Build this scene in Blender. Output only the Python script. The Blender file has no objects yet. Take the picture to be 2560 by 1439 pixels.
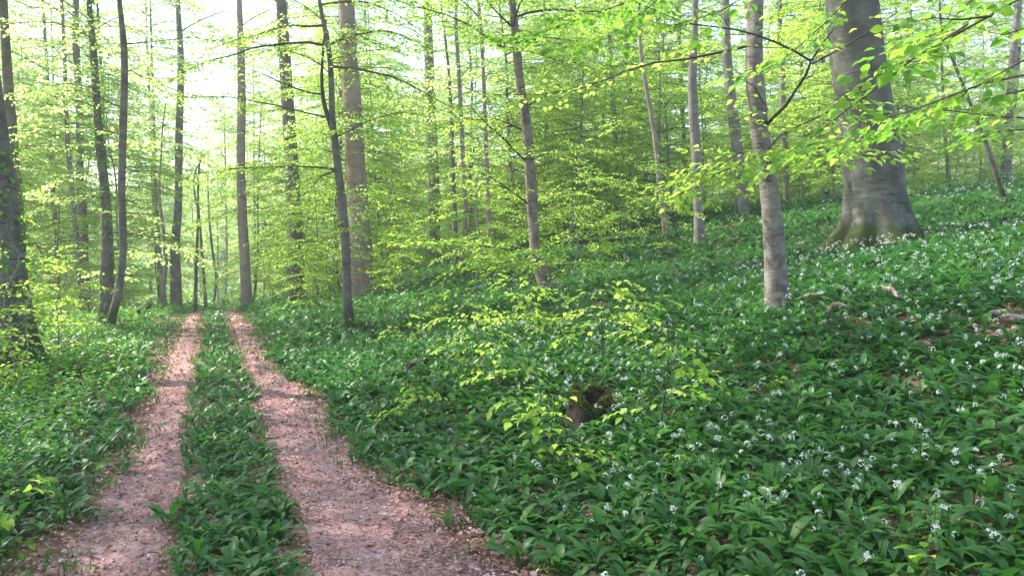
import bpy, math
import numpy as np
PI = math.pi
sc = bpy.context.scene
col = sc.collection

# ------------------------------------------------------------------ camera
F = 1970.0                      # focal length in pixels of the 2560 wide photograph
EYE = 1.60
PITCH = math.atan(119.5 / F)    # looking slightly down
cam_d = bpy.data.cameras.new('camera')
cam_d.sensor_width = 36.0
cam_d.lens = 36.0 * F / 2560.0
cam_d.clip_start = 0.05
cam_d.clip_end = 2000.0
cam = bpy.data.objects.new('camera', cam_d)
cam.location = (0, 0, EYE)
cam.rotation_euler = (PI / 2 - PITCH, 0, 0)
col.objects.link(cam)
sc.camera = cam

# ------------------------------------------------------------------ sky, sun, exposure
SUN_AZ, SUN_EL = -68.0, 47.0    # degrees: left of the view direction, height above the horizon
w = bpy.data.worlds.new("World")
sc.world = w
w.use_nodes = True
nt = w.node_tree
bg = nt.nodes['Background']
sky = nt.nodes.new('ShaderNodeTexSky')
sky.sky_type = 'NISHITA'
sky.sun_disc = False
sky.sun_elevation = math.radians(SUN_EL)
sky.sun_rotation = math.radians(SUN_AZ)
sky.air_density = 1.0
sky.dust_density = 1.3
sky.ozone_density = 1.0
nt.links.new(sky.outputs[0], bg.inputs[0])
bg.inputs[1].default_value = 0.15
sun_d = bpy.data.lights.new('sun', 'SUN')
sun_d.energy = 3.3
sun_d.angle = math.radians(0.6)
sun_d.color = (1.0, 0.95, 0.86)
sun = bpy.data.objects.new('sun', sun_d)
a, e = math.radians(SUN_AZ), math.radians(SUN_EL)
from mathutils import Vector
sdir = Vector((math.sin(a) * math.cos(e), math.cos(a) * math.cos(e), math.sin(e)))
sun.rotation_euler = sdir.to_track_quat('Z', 'Y').to_euler()
sun.location = sdir * 60
col.objects.link(sun)
sc.view_settings.view_transform = 'Standard'
sc.view_settings.look = 'None'
sc.view_settings.exposure = 1.9
sc.view_settings.gamma = 1.0
cy = sc.cycles
cy.max_bounces = 9
cy.diffuse_bounces = 7
cy.glossy_bounces = 2
cy.transmission_bounces = 8
cy.transparent_max_bounces = 4
cy.volume_bounces = 2
cy.use_denoising = True
cy.use_adaptive_sampling = True
cy.adaptive_threshold = 0.02
cy.sample_clamp_indirect = 6.0
cy.caustics_reflective = False
cy.caustics_refractive = False

# ------------------------------------------------------------------ small helpers
UP = np.array([0.0, 0.0, 1.0])

def nrm(v):
    return v / np.maximum(np.linalg.norm(v, axis=-1, keepdims=True), 1e-9)

def ray(px, py):
    a_ = (px - 1280.0) / F
    b_ = -(py - 719.5) / F
    cp, sp = math.cos(PITCH), math.sin(PITCH)
    return np.array([a_, cp + b_ * sp, -sp + b_ * cp])

def at(px, py, d):
    r = ray(px, py)
    r = r * (d / r[1])
    return r + np.array([0, 0, EYE])

_rs = np.random.RandomState(5)
_tab = _rs.rand(256, 256)
def vnoise(x, y, sc_=1.0, seed=0):
    x = np.asarray(x) / sc_ + 37.3 * seed + 1000
    y = np.asarray(y) / sc_ + 91.7 * seed + 1000
    xi = np.floor(x).astype(int); yi = np.floor(y).astype(int)
    fx = x - xi; fy = y - yi
    fx = fx * fx * (3 - 2 * fx); fy = fy * fy * (3 - 2 * fy)
    g = lambda i, j: _tab[(xi + i) % 256, (yi + j) % 256]
    return (g(0, 0) * (1 - fx) + g(1, 0) * fx) * (1 - fy) + (g(0, 1) * (1 - fx) + g(1, 1) * fx) * fy

def sstep(x):
    x = np.clip(x, 0, 1)
    return x * x * (3 - 2 * x)

# the path runs along t, s is the distance to its right
DX, DY = -0.360, 0.933
def st(x, y):
    x = np.asarray(x, float) - 0.115; y = np.asarray(y, float)
    return x * DY - y * DX, x * DX + y * DY
def xy(s, t):
    return 0.115 + s * DY + t * DX, -s * DX + t * DY

def edgeL(t): return -0.64 - 0.33 * sstep((7.5 - t) / 5.0)
def edgeR(t): return 0.62 + 0.32 * sstep((12.0 - t) / 5.0) + .20 * sstep((6.5 - t) / 3)

def ground(x, y):
    s, t = st(x, y)
    r = np.maximum(s - 1.15, 0)
    z = 0.205 * (np.sqrt(r * r + 0.16) - 0.4)
    q = np.maximum(s - 11.5, 0)
    z = z - 0.115 * (np.sqrt(q * q + 4) - 2)
    l = np.maximum(-s - 1.7, 0)
    z = z - 0.11 * (np.sqrt(l * l + 0.25) - 0.5) * np.exp(-l / 45.0)
    u = np.clip(t - 12, 0, 20)
    p = -0.003 * u * u - 0.115 * np.clip(t - 32, 0, 26)
    wgt = 1 - 0.45 * sstep((s - 3) / 14.0)
    z = z + p * wgt
    z = z + 13.0 * sstep((t - 66) / 85.0) * (1 + 0.25 * (vnoise(x, y, 60, 3) - .5))
    off = sstep((np.abs(s) - 0.9) / 1.5)
    z = z + off * (0.16 * (vnoise(x, y, 2.3, 1) - .5) + 0.35 * (vnoise(x, y, 9, 2) - .5) * sstep((np.abs(s) - 2) / 5))
    # wheel tracks lie a little lower than the strip between them
    z = z - 0.035 * (np.exp(-((s + 0.62) / 0.22) ** 2) + np.exp(-((s - 0.72) / 0.28) ** 2))
    return z

def cast(px, py, dmax=90.0):
    r = ray(px, py); r = r / r[1]
    d = np.arange(2.0, dmax, 0.05)
    x = r[0] * d; z = EYE + r[2] * d
    g = ground(x, d)
    k = np.nonzero(z <= g)[0]
    return d[k[0]] if len(k) else dmax

# ------------------------------------------------------------------ materials
def new_mat(name):
    m = bpy.data.materials.new(name); m.use_nodes = True
    return m, m.node_tree, m.node_tree.nodes['Principled BSDF'], m.node_tree.nodes['Material Output']

def N(nt_, typ, **kw):
    n = nt_.nodes.new(typ)
    for k, v in kw.items(): setattr(n, k, v)
    return n

def ramp(nt_, fac, stops):
    r = N(nt_, 'ShaderNodeValToRGB')
    els = r.color_ramp.elements
    while len(els) < len(stops): els.new(0.5)
    for e_, (p, c) in zip(els, stops):
        e_.position = p; e_.color = (*c, 1)
    if fac is not None: nt_.links.new(fac, r.inputs[0])
    return r

def leaf_mat(name, stops, tstops, transl=0.45, rough=0.45, spec=0.35):
    m, t, p, out = new_mat(name)
    at_ = N(t, 'ShaderNodeAttribute', attribute_name='rnd')
    c = ramp(t, at_.outputs['Fac'], stops)
    c2 = ramp(t, at_.outputs['Fac'], tstops)
    t.links.new(c.outputs[0], p.inputs['Base Color'])
    p.inputs['Roughness'].default_value = rough
    p.inputs['Specular IOR Level'].default_value = spec
    tr = N(t, 'ShaderNodeBsdfTranslucent'); t.links.new(c2.outputs[0], tr.inputs[0])
    mx = N(t, 'ShaderNodeMixShader'); mx.inputs[0].default_value = transl
    t.links.new(p.outputs[0], mx.inputs[1]); t.links.new(tr.outputs[0], mx.inputs[2])
    t.links.new(mx.outputs[0], out.inputs[0])
    return m

M = {}
M['beech_leaf'] = leaf_mat('beech_leaf',
    [(0, (.14, .27, .022)), (.55, (.22, .37, .03)), (1, (.31, .43, .05))],
    [(0, (.42, .70, .08)), (.55, (.56, .82, .11)), (1, (.72, .88, .16))], .58, .5, .3)
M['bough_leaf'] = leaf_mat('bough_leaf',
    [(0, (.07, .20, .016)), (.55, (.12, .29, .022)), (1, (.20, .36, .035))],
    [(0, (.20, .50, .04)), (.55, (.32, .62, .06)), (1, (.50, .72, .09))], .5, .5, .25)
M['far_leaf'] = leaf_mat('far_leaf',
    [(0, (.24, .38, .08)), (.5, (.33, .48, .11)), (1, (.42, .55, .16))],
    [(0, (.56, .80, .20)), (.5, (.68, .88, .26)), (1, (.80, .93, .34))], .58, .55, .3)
M['garlic_leaf'] = leaf_mat('garlic_leaf',
    [(0, (.022, .078, .018)), (.6, (.046, .135, .028)), (.96, (.095, .21, .036)), (1, (.26, .27, .05))],
    [(0, (.05, .20, .03)), (.6, (.09, .30, .04)), (1, (.18, .42, .06))], .36, .42, .32)
M['herb_leaf'] = leaf_mat('herb_leaf',
    [(0, (.05, .17, .018)), (.6, (.09, .25, .025)), (1, (.18, .36, .04))],
    [(0, (.12, .36, .02)), (.6, (.22, .48, .03)), (1, (.38, .60, .06))], .38, .45, .4)
M['grass'] = leaf_mat('grass_blade',
    [(0, (.03, .09, .015)), (.6, (.06, .15, .02)), (1, (.13, .20, .04))],
    [(0, (.05, .2, .02)), (.6, (.1, .3, .03)), (1, (.22, .34, .05))], .3, .45, .4)
M['petal'] = leaf_mat('petal', [(0, (.55, .60, .56)), (1, (.74, .77, .76))], [(0, (.7, .75, .65)), (1, (.9, .9, .85))], .3, .6, .2)
M['litter'] = leaf_mat('dead_leaf',
    [(0, (.10, .034, .022)), (.3, (.26, .115, .094)), (.6, (.41, .22, .195)), (.88, (.52, .335, .31)), (1, (.62, .50, .47))],
    [(0, (.2, .08, .04)), (1, (.4, .22, .14))], .08, .6, .3)

def bark_mat(name, c1, c2, dark, scale=1.0, moss=0.0, moss_h=0.4, bands=0.5, lich=0.0, scars=False):
    m, t, p, out = new_mat(name)
    tc = N(t, 'ShaderNodeTexCoord')
    mp = N(t, 'ShaderNodeMapping'); mp.inputs['Scale'].default_value = (1.6 * scale, 1.6 * scale, 9 * scale)
    t.links.new(tc.outputs['Object'], mp.inputs[0])
    n1 = N(t, 'ShaderNodeTexNoise'); n1.inputs['Scale'].default_value = 2.2; n1.inputs['Detail'].default_value = 6; n1.inputs['Roughness'].default_value = .65
    t.links.new(mp.outputs[0], n1.inputs['Vector'])
    n2 = N(t, 'ShaderNodeTexNoise'); n2.inputs['Scale'].default_value = 2.6 * scale; n2.inputs['Detail'].default_value = 5
    t.links.new(tc.outputs['Object'], n2.inputs['Vector'])
    base = ramp(t, n2.outputs[0], [(.35, c1), (.62, c2)])
    band = ramp(t, n1.outputs[0], [(.38, (1, 1, 1)), (.43, (0, 0, 0))])
    fac = N(t, 'ShaderNodeMath', operation='MULTIPLY'); fac.inputs[1].default_value = bands
    t.links.new(band.outputs[0], fac.inputs[0])
    mx = N(t, 'ShaderNodeMixRGB'); t.links.new(fac.outputs[0], mx.inputs[0]); t.links.new(base.outputs[0], mx.inputs[1]); mx.inputs[2].default_value = (*dark, 1)
    last = mx
    ms = N(t, 'ShaderNodeMapping'); ms.inputs['Scale'].default_value = ((2.2, 2.2, 17) if scars else (9, 9, 90)); t.links.new(tc.outputs['Object'], ms.inputs[0])
    ns = N(t, 'ShaderNodeTexNoise'); ns.inputs['Scale'].default_value = 1.0; ns.inputs['Detail'].default_value = 7; ns.inputs['Roughness'].default_value = .75
    t.links.new(ms.outputs[0], ns.inputs['Vector'])
    rs_ = ramp(t, ns.outputs[0], [(.40, (1, 1, 1)), (.45, (0, 0, 0))])
    if scars:
        sz_ = N(t, 'ShaderNodeSeparateXYZ'); t.links.new(tc.outputs['Object'], sz_.inputs[0])
        nw = N(t, 'ShaderNodeTexNoise'); nw.inputs['Scale'].default_value = 1.1; t.links.new(tc.outputs['Object'], nw.inputs['Vector'])
        aw = N(t, 'ShaderNodeMath', operation='MULTIPLY_ADD'); aw.inputs[1].default_value = 1.6; t.links.new(nw.outputs[0], aw.inputs[0]); t.links.new(sz_.outputs[2], aw.inputs[2])
        wn = ramp(t, None, [(.22, (.15,) * 3), (.34, (1, 1, 1)), (.52, (1, 1, 1)), (.68, (.05,) * 3)])
        mr_ = N(t, 'ShaderNodeMapRange'); mr_.inputs[1].default_value = 0; mr_.inputs[2].default_value = 4; t.links.new(aw.outputs[0], mr_.inputs[0]); t.links.new(mr_.outputs[0], wn.inputs[0])
        ml = N(t, 'ShaderNodeMixRGB', blend_type='MULTIPLY'); ml.inputs[0].default_value = 1; t.links.new(rs_.outputs[0], ml.inputs[1]); t.links.new(wn.outputs[0], ml.inputs[2])
        rs_ = ml
    mk = N(t, 'ShaderNodeMath', operation='MULTIPLY'); mk.inputs[1].default_value = .85 if scars else .5; t.links.new(rs_.outputs[0], mk.inputs[0])
    m5 = N(t, 'ShaderNodeMixRGB'); t.links.new(mk.outputs[0], m5.inputs[0]); t.links.new(last.outputs[0], m5.inputs[1]); m5.inputs[2].default_value = (*[v_ * .6 for v_ in dark], 1)
    last = m5
    if lich > 0:
        n3 = N(t, 'ShaderNodeTexNoise'); n3.inputs['Scale'].default_value = 5.5 * scale; n3.inputs['Detail'].default_value = 8
        t.links.new(tc.outputs['Object'], n3.inputs['Vector'])
        lr = ramp(t, n3.outputs[0], [(.52, (0, 0, 0)), (.60, (lich,) * 3)])
        m3 = N(t, 'ShaderNodeMixRGB'); t.links.new(lr.outputs[0], m3.inputs[0]); t.links.new(last.outputs[0], m3.inputs[1]); m3.inputs[2].default_value = (.26, .26, .235, 1)
        last = m3
    if moss > 0:
        sx = N(t, 'ShaderNodeSeparateXYZ'); t.links.new(tc.outputs['Object'], sx.inputs[0])
        mr = N(t, 'ShaderNodeMapRange'); mr.inputs[1].default_value = moss_h; mr.inputs[2].default_value = 0.0
        mr.inputs[3].default_value = -0.25; mr.inputs[4].default_value = moss
        t.links.new(sx.outputs[2], mr.inputs[0])
        n4 = N(t, 'ShaderNodeTexNoise'); n4.inputs['Scale'].default_value = 3.5; n4.inputs['Detail'].default_value = 6
        t.links.new(tc.outputs['Object'], n4.inputs['Vector'])
        ad = N(t, 'ShaderNodeMath', operation='ADD'); t.links.new(mr.outputs[0], ad.inputs[0]); t.links.new(n4.outputs[0], ad.inputs[1])
        rr = ramp(t, ad.outputs[0], [(.72, (0, 0, 0)), (.86, (1, 1, 1))])
        m4 = N(t, 'ShaderNodeMixRGB'); t.links.new(rr.outputs[0], m4.inputs[0]); t.links.new(last.outputs[0], m4.inputs[1]); m4.inputs[2].default_value = (.045, .06, .012, 1)
        last = m4
    t.links.new(last.outputs[0], p.inputs['Base Color'])
    p.inputs['Roughness'].default_value = .8
    p.inputs['Specular IOR Level'].default_value = .25
    bp = N(t, 'ShaderNodeBump'); bp.inputs['Strength'].default_value = .55; bp.inputs['Distance'].default_value = .02
    t.links.new(n1.outputs[0], bp.inputs['Height']); t.links.new(bp.outputs[0], p.inputs['Normal'])
    return m

M['bark_big'] = bark_mat('bark_old_beech', (.052, .049, .040), (.108, .103, .088), (.034, .032, .027), .9, .62, .75, .35, .16, scars=True)
M['bark_near'] = bark_mat('bark_pale_beech', (.115, .088, .076), (.21, .18, .16), (.055, .04, .034), 1.9, .2, .25, .7, .55)
M['bark_grey'] = bark_mat('bark_grey', (.14, .12, .11), (.22, .19, .178), (.07, .058, .05), 1.6, .1, .3, .6, .3)
M['bark_pink'] = bark_mat('bark_reddish', (.20, .14, .118), (.30, .225, .195), (.10, .07, .058), 1.2, .35, .5, .5, .2)
M['bark_brown'] = bark_mat('bark_brown', (.11, .078, .062), (.23, .18, .155), (.05, .035, .028), 2.0, .1, .3, .8, .3)
M['bark_dark'] = bark_mat('bark_dark', (.085, .07, .06), (.16, .135, .12), (.04, .032, .028), 1.5, .6, 1.2, .6, .2)
M['twig'] = bark_mat('twig', (.05, .036, .028), (.085, .06, .048), (.03, .02, .018), 3, 0, .3, .3)
M['dead_wood'] = bark_mat('dead_wood', (.20, .14, .11), (.38, .29, .24), (.07, .045, .035), 7, 0, .3, .8)
M['rot'] = bark_mat('rotten_wood', (.018, .011, .007), (.045, .026, .016), (.008, .006, .004), 7, 0, .3, .8)
M['moss'] = bark_mat('moss', (.075, .105, .018), (.15, .17, .03), (.04, .05, .01), 9, 0, .3, .5)

# ground and path
def soil_mat(name, stops, bump=.6, scale=1.0, stones=False):
    m, t, p, out = new_mat(name)
    tc = N(t, 'ShaderNodeTexCoord')
    v = N(t, 'ShaderNodeTexVoronoi'); v.inputs['Scale'].default_value = 26 * scale; v.inputs['Randomness'].default_value = 1
    n0 = N(t, 'ShaderNodeTexNoise'); n0.inputs['Scale'].default_value = 9 * scale; n0.inputs['Detail'].default_value = 5
    t.links.new(tc.outputs['Object'], n0.inputs['Vector'])
    add = N(t, 'ShaderNodeMixRGB'); add.inputs[0].default_value = .12; t.links.new(tc.outputs['Object'], add.inputs[1]); t.links.new(n0.outputs['Color'], add.inputs[2])
    t.links.new(add.outputs[0], v.inputs['Vector'])
    sv = N(t, 'ShaderNodeSeparateColor'); t.links.new(v.outputs['Color'], sv.inputs[0])
    n = N(t, 'ShaderNodeTexNoise'); n.inputs['Scale'].default_value = 1.3 * scale; n.inputs['Detail'].default_value = 9; n.inputs['Roughness'].default_value = .7
    t.links.new(tc.outputs['Object'], n.inputs['Vector'])
    mm = N(t, 'ShaderNodeMath', operation='MULTIPLY_ADD'); mm.inputs[1].default_value = .45
    t.links.new(sv.outputs[0], mm.inputs[0])
    m2 = N(t, 'ShaderNodeMath', operation='MULTIPLY'); m2.inputs[1].default_value = .6; t.links.new(n.outputs[0], m2.inputs[0])
    t.links.new(m2.outputs[0], mm.inputs[2])
    c = ramp(t, mm.outputs[0], stops)
    last = c
    t.links.new(last.outputs[0], p.inputs['Base Color'])
    p.inputs['Roughness'].default_value = .9; p.inputs['Specular IOR Level'].default_value = .2
    bp = N(t, 'ShaderNodeBump'); bp.inputs['Strength'].default_value = bump; bp.inputs['Distance'].default_value = .015
    t.links.new(mm.outputs[0], bp.inputs['Height']); t.links.new(bp.outputs[0], p.inputs['Normal'])
    return m
M['ground'] = soil_mat('forest_floor', [(.15, (.045, .028, .018)), (.45, (.12, .07, .045)), (.7, (.24, .14, .10)), (.9, (.33, .22, .17))])
M['path'] = soil_mat('packed_earth', [(.1, (.11, .045, .042)), (.4, (.235, .120, .115)), (.65, (.34, .195, .188)), (.9, (.44, .31, .30))], .7, 1.6)
M['far_ground'] = soil_mat('far_slope', [(.2, (.10, .14, .04)), (.5, (.2, .2, .09)), (.8, (.34, .27, .18))], .3, .1)

# ------------------------------------------------------------------ mesh building
def build(name, V, faces, mat, parent=None, rnd=None, smooth=False, link=True):
    """faces: list of (n,k) integer arrays"""
    me = bpy.data.meshes.new(name)
    V = np.ascontiguousarray(V, dtype=np.float32)
    faces = [np.asarray(f, dtype=np.int32) for f in faces if len(f)]
    nl = sum(f.size for f in faces); npoly = sum(len(f) for f in faces)
    me.vertices.add(len(V)); me.vertices.foreach_set('co', V.ravel())
    me.loops.add(nl); me.polygons.add(npoly)
    me.loops.foreach_set('vertex_index', np.concatenate([f.ravel() for f in faces]))
    tot = np.concatenate([np.full(len(f), f.shape[1], np.int32) for f in faces])
    start = np.zeros(npoly, np.int32); start[1:] = np.cumsum(tot)[:-1]
    me.polygons.foreach_set('loop_start', start)
    if smooth: me.polygons.foreach_set('use_smooth', np.ones(npoly, bool))
    me.update(calc_edges=True)
    if rnd is not None:
        at_ = me.attributes.new('rnd', 'FLOAT', 'POINT')
        at_.data.foreach_set('value', np.ascontiguousarray(rnd, dtype=np.float32))
    me.materials.append(mat)
    o = bpy.data.objects.new(name, me)
    if link: col.objects.link(o)
    if parent is not None: o.parent = parent
    return o

class Acc:
    """collects pieces of one mesh"""
    def __init__(s): s.V = []; s.F = []; s.R = []; s.n = 0
    def add(s, V, faces, rnd=None):
        V = np.asarray(V).reshape(-1, 3)
        s.V.append(V)
        for f in faces: s.F.append(np.asarray(f) + s.n)
        s.R.append(np.zeros(len(V)) if rnd is None else rnd)
        s.n += len(V)
    def out(s, name, mat, parent=None, off=None, smooth=False):
        V = np.concatenate(s.V)
        if off is not None: V = V - off
        by = {}
        for f in s.F: by.setdefault(f.shape[1], []).append(f)
        return build(name, V, [np.concatenate(x) for x in by.values()], mat, parent, np.concatenate(s.R), smooth)

def tubes(P, R, sides):
    """P (B,N,3) R (B,N) -> verts, quads"""
    P = np.asarray(P, float); B, Nn, _ = P.shape
    T = np.gradient(P, axis=1); T = nrm(T)
    ref = np.where(np.abs(T[:, :1, 2:3]) > .8, np.array([1.0, 0, 0]), UP)
    ref = np.broadcast_to(ref, T.shape)
    A = nrm(np.cross(T, ref)); Bv = np.cross(T, A)
    th = np.arange(sides) * 2 * PI / sides
    V = P[:, :, None] + R[:, :, None, None] * (A[:, :, None] * np.cos(th)[None, None, :, None] + Bv[:, :, None] * np.sin(th)[None, None, :, None])
    i = np.arange(B)[:, None, None] * Nn * sides + np.arange(Nn - 1)[None, :, None] * sides
    j = np.arange(sides)[None, None, :]; k = (j + 1) % sides
    Q = np.stack([i + j, i + k, i + k + sides, i + j + sides], -1).reshape(-1, 4)
    return V.reshape(-1, 3), Q

# leaf templates: along, across (half widths), height
TPL = {
    'hex': (np.array([(0, 0, 0), (.32, .5, .10), (.72, .36, .08), (1, 0, -.06), (.72, -.36, .08), (.32, -.5, .10)]),
            np.array([(0, 1, 2, 3), (0, 3, 4, 5)]), 4),
    'rhomb': (np.array([(0, 0, 0), (.45, .5, .06), (1, 0, -.04), (.45, -.5, .06)]), np.array([(0, 1, 2, 3)]), 4),
    'fine': (np.array([(0, 0, 0), (.14, .30, .07), (.38, .5, .13), (.66, .42, .09), (.88, .18, -.01), (1.03, 0, -.12),
                       (.88, -.18, -.01), (.66, -.42, .09), (.38, -.5, .13), (.14, -.30, .07), (.38, 0, .0), (.66, 0, -.01)]),
             [np.array([(0, 1, 2, 10), (0, 10, 8, 9), (10, 2, 3, 11), (10, 11, 7, 8), (11, 3, 4, 5), (11, 5, 6, 7)])][0], 4),
}
def leaves(acc, pos, dr, nm, ln, wd, tpl, rnd):
    V0, Q0, _ = TPL[tpl]
    if len(pos) == 0: return
    dr = nrm(dr); sd = nrm(np.cross(nm, dr)); nn = np.cross(dr, sd)
    V = pos[:, None] + dr[:, None] * (V0[None, :, 0:1] * ln[:, None, None]) + sd[:, None] * (V0[None, :, 1:2] * wd[:, None, None]) + nn[:, None] * (V0[None, :, 2:3] * ln[:, None, None])
    Q = (np.arange(len(pos)) * len(V0))[:, None, None] + Q0[None]
    acc.add(V, [Q.reshape(-1, 4)], np.repeat(rnd, len(V0)))

def resample(P, n):
    P = np.asarray(P, float)
    d = np.r_[0, np.cumsum(np.linalg.norm(np.diff(P, axis=0), axis=1))]
    u = np.linspace(0, d[-1], n)
    # smooth the corners with a catmull-rom through the points
    return np.stack([np.interp(u, d, P[:, k]) for k in range(3)], 1), d[-1]

def spline(P, n):
    P = np.asarray(P, float)
    d = np.r_[0, np.cumsum(np.linalg.norm(np.diff(P[:, :3], axis=0), axis=1))]
    m = np.gradient(P, d, axis=0)
    u = np.linspace(0, d[-1], n); k = np.clip(np.searchsorted(d, u, side='right') - 1, 0, len(d) - 2)
    h = (d[k + 1] - d[k])[:, None]; x = ((u - d[k]) / h[:, 0])[:, None]
    return (2 * x**3 - 3 * x**2 + 1) * P[k] + (x**3 - 2 * x**2 + x) * h * m[k] + (-2 * x**3 + 3 * x**2) * P[k + 1] + (x**3 - x**2) * h * m[k + 1]

def grow(limb, leaf, P, r0, rng, sp2=.17, k2=.42, lmax=1.1, spacing=.05, size=.062, tpl='hex', twigs=True, tert=True, tilt=.35, ustart=.12, bare=0.0, droop=.10, main=True, sides=4):
    """one leafy limb: the main axis P, side twigs in a flat layer, leaves along them"""
    P, L = resample(P, 10)
    if main:
        R = r0 * (1 - .88 * np.linspace(0, 1, 10))[None] ** 1.0
        V, Q = tubes(P[None], R, sides); limb.add(V, [Q])
    n2 = max(3, int(L / sp2))
    u = np.linspace(ustart, .985, n2) + rng.uniform(-.3, .3, n2) * sp2 / L
    u = np.clip(u, 0.02, 1)
    f = u * 9; i = np.minimum(f.astype(int), 8); fr = (f - i)[:, None]
    S = P[i] * (1 - fr) + P[i + 1] * fr
    T = nrm(P[i + 1] - P[i])
    sd = nrm(np.cross(UP, T) + rng.normal(0, .15, (n2, 3))) * (np.where(np.arange(n2) % 2, 1, -1))[:, None]
    ang = np.radians(rng.uniform(38, 66, n2))[:, None]
    D2 = nrm(T * np.cos(ang) + sd * np.sin(ang) + UP * rng.normal(0.02, .12, (n2, 1)))
    L2 = np.clip(k2 * L * (1.02 - u) ** .75 * rng.uniform(.6, 1.15, n2) + .07, .08, lmax)
    v = np.linspace(0, 1, 4)[None, :, None]
    P2 = S[:, None] + D2[:, None] * (L2[:, None, None] * v) + T[:, None] * (L2[:, None, None] * .16 * v ** 2) - UP * (L2[:, None, None] * droop * v ** 2) + rng.normal(0, .02, (n2, 4, 3)) * L2[:, None, None] * (v > 0)
    rr = (r0 * .35 * (L2 / max(lmax, .01)) ** .6 * .8 + .0012)
    if twigs:
        V, Q = tubes(P2, rr[:, None] * np.array([1, .7, .45, .2])[None], 3); limb.add(V, [Q])
    segs = [(P2[:, 0], P2[:, 3] - P2[:, 0], L2)]
    if tert and (L2 > .22).any():
        m = np.nonzero(L2 > .22)[0]
        for q in range(5):
            vv = .18 + .17 * q
            s0 = S[m] + D2[m] * (L2[m] * vv)[:, None] + T[m] * (L2[m] * .16 * vv ** 2)[:, None] - UP * (L2[m] * droop * vv ** 2)[:, None]
            s3 = nrm(np.cross(UP, D2[m]) + rng.normal(0, .18, (len(m), 3))) * (1 if q % 2 else -1)
            d3 = nrm(D2[m] * .72 + s3 * .7 + UP * rng.normal(0, .12, (len(m), 1)))
            l3 = (.42 * L2[m] * (1.1 - vv) + .05) * rng.uniform(.6, 1.2, len(m))
            e3 = s0 + d3 * l3[:, None] - UP * (l3 * .08)[:, None]
            if twigs:
                V, Q = tubes(np.stack([s0, (s0 + e3) / 2 + UP * (.02 * l3)[:, None], e3], 1), np.outer(rr[m] * .5, [1, .7, .3]), 3); limb.add(V, [Q])
            segs.append((s0, e3 - s0, l3))
    h = int(10 * .55)
    segs.append((P[h:-1], P[h + 1:] - P[h:-1], np.full(9 - h, L / 9)))
    for s0, dv, ll in segs:
        K = np.maximum(1, (ll / spacing).astype(int)); km = K.max()
        kk = np.arange(km)[None, :]; mask = (kk < K[:, None]) & (rng.rand(len(K), km) > bare)
        uu = (kk + .55) / K[:, None]
        idx = np.nonzero(mask)
        pos = s0[idx[0]] + dv[idx[0]] * uu[idx][:, None]
        d0 = nrm(dv[idx[0]])
        nL = len(pos)
        side = nrm(np.cross(UP, d0) + 1e-6) * np.where((idx[1] % 2) == 0, 1, -1)[:, None]
        last = (idx[1] == K[idx[0]] - 1)
        aa = np.where(last, .15, rng.uniform(.5, 1.1, nL))[:, None]
        ld = nrm(d0 * np.cos(aa) + side * np.sin(aa) + rng.normal(0, .18, (nL, 3)) - UP * rng.uniform(0, .45, (nL, 1)))
        nm = nrm(UP + rng.normal(0, tilt, (nL, 3)))
        ln = size * rng.uniform(.7, 1.2, nL)
        leaves(leaf, pos, ld, nm, ln, ln * rng.uniform(.6, .78, nL), tpl, rng.rand(nL))

def empty(name, loc, label, cat, group=None):
    o = bpy.data.objects.new(name, None); col.objects.link(o)
    o.location = tuple(float(v) for v in loc)
    o.empty_display_size = .2
    o['label'] = label; o['category'] = cat
    if group: o['group'] = group
    return o
def tag(o, label, cat, group=None, kind=None):
    if kind: o['kind'] = kind
    o['label'] = label; o['category'] = cat
    if group: o['group'] = group
    return o
def copy_tree(root, loc, rz, scl, label=None, group=None):
    r = root.copy(); col.objects.link(r); r.location = tuple(float(v) for v in loc); r.rotation_euler = (0, 0, rz); r.scale = (scl,) * 3
    if label: r['label'] = label
    if group: r['group'] = group
    for ch in root.children:
        c = ch.copy(); col.objects.link(c); c.parent = r
    return r

# ------------------------------------------------------------------ the ground (one sheet laid out along the path)
def axis(lo, hi, fine_lo, fine_hi, step, growth=1.12):
    a_ = list(np.arange(fine_lo, fine_hi + 1e-6, step))
    x, d = a_[-1], step
    while x < hi: d *= growth; x += d; a_.append(x)
    x, d = a_[0], step
    while x > lo: d *= growth; x -= d; a_.insert(0, x)
    return np.array(a_)
S_ = axis(-320, 320, -3, 9, .12); T_ = axis(-60, 420, -1, 30, .16)
SS, TT = np.meshgrid(S_, T_)
X, Y = xy(SS, TT)
Z = ground(X, Y)
nx, ny = len(S_), len(T_)
ii = (np.arange(ny - 1)[:, None] * nx + np.arange(nx - 1)[None]).reshape(-1)
Q = np.stack([ii, ii + 1, ii + nx + 1, ii + nx], 1)
g = build('ground', np.stack([X.ravel(), Y.ravel(), Z.ravel()], 1), [Q], M['ground'], smooth=True)
g['kind'] = 'structure'
g.data.materials.append(M['far_ground'])
tt = TT[:-1, :-1].reshape(-1); s2 = SS[:-1, :-1].reshape(-1)
g.data.polygons.foreach_set('material_index', (tt > 40).astype(np.int32)); g.data.update()

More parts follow.
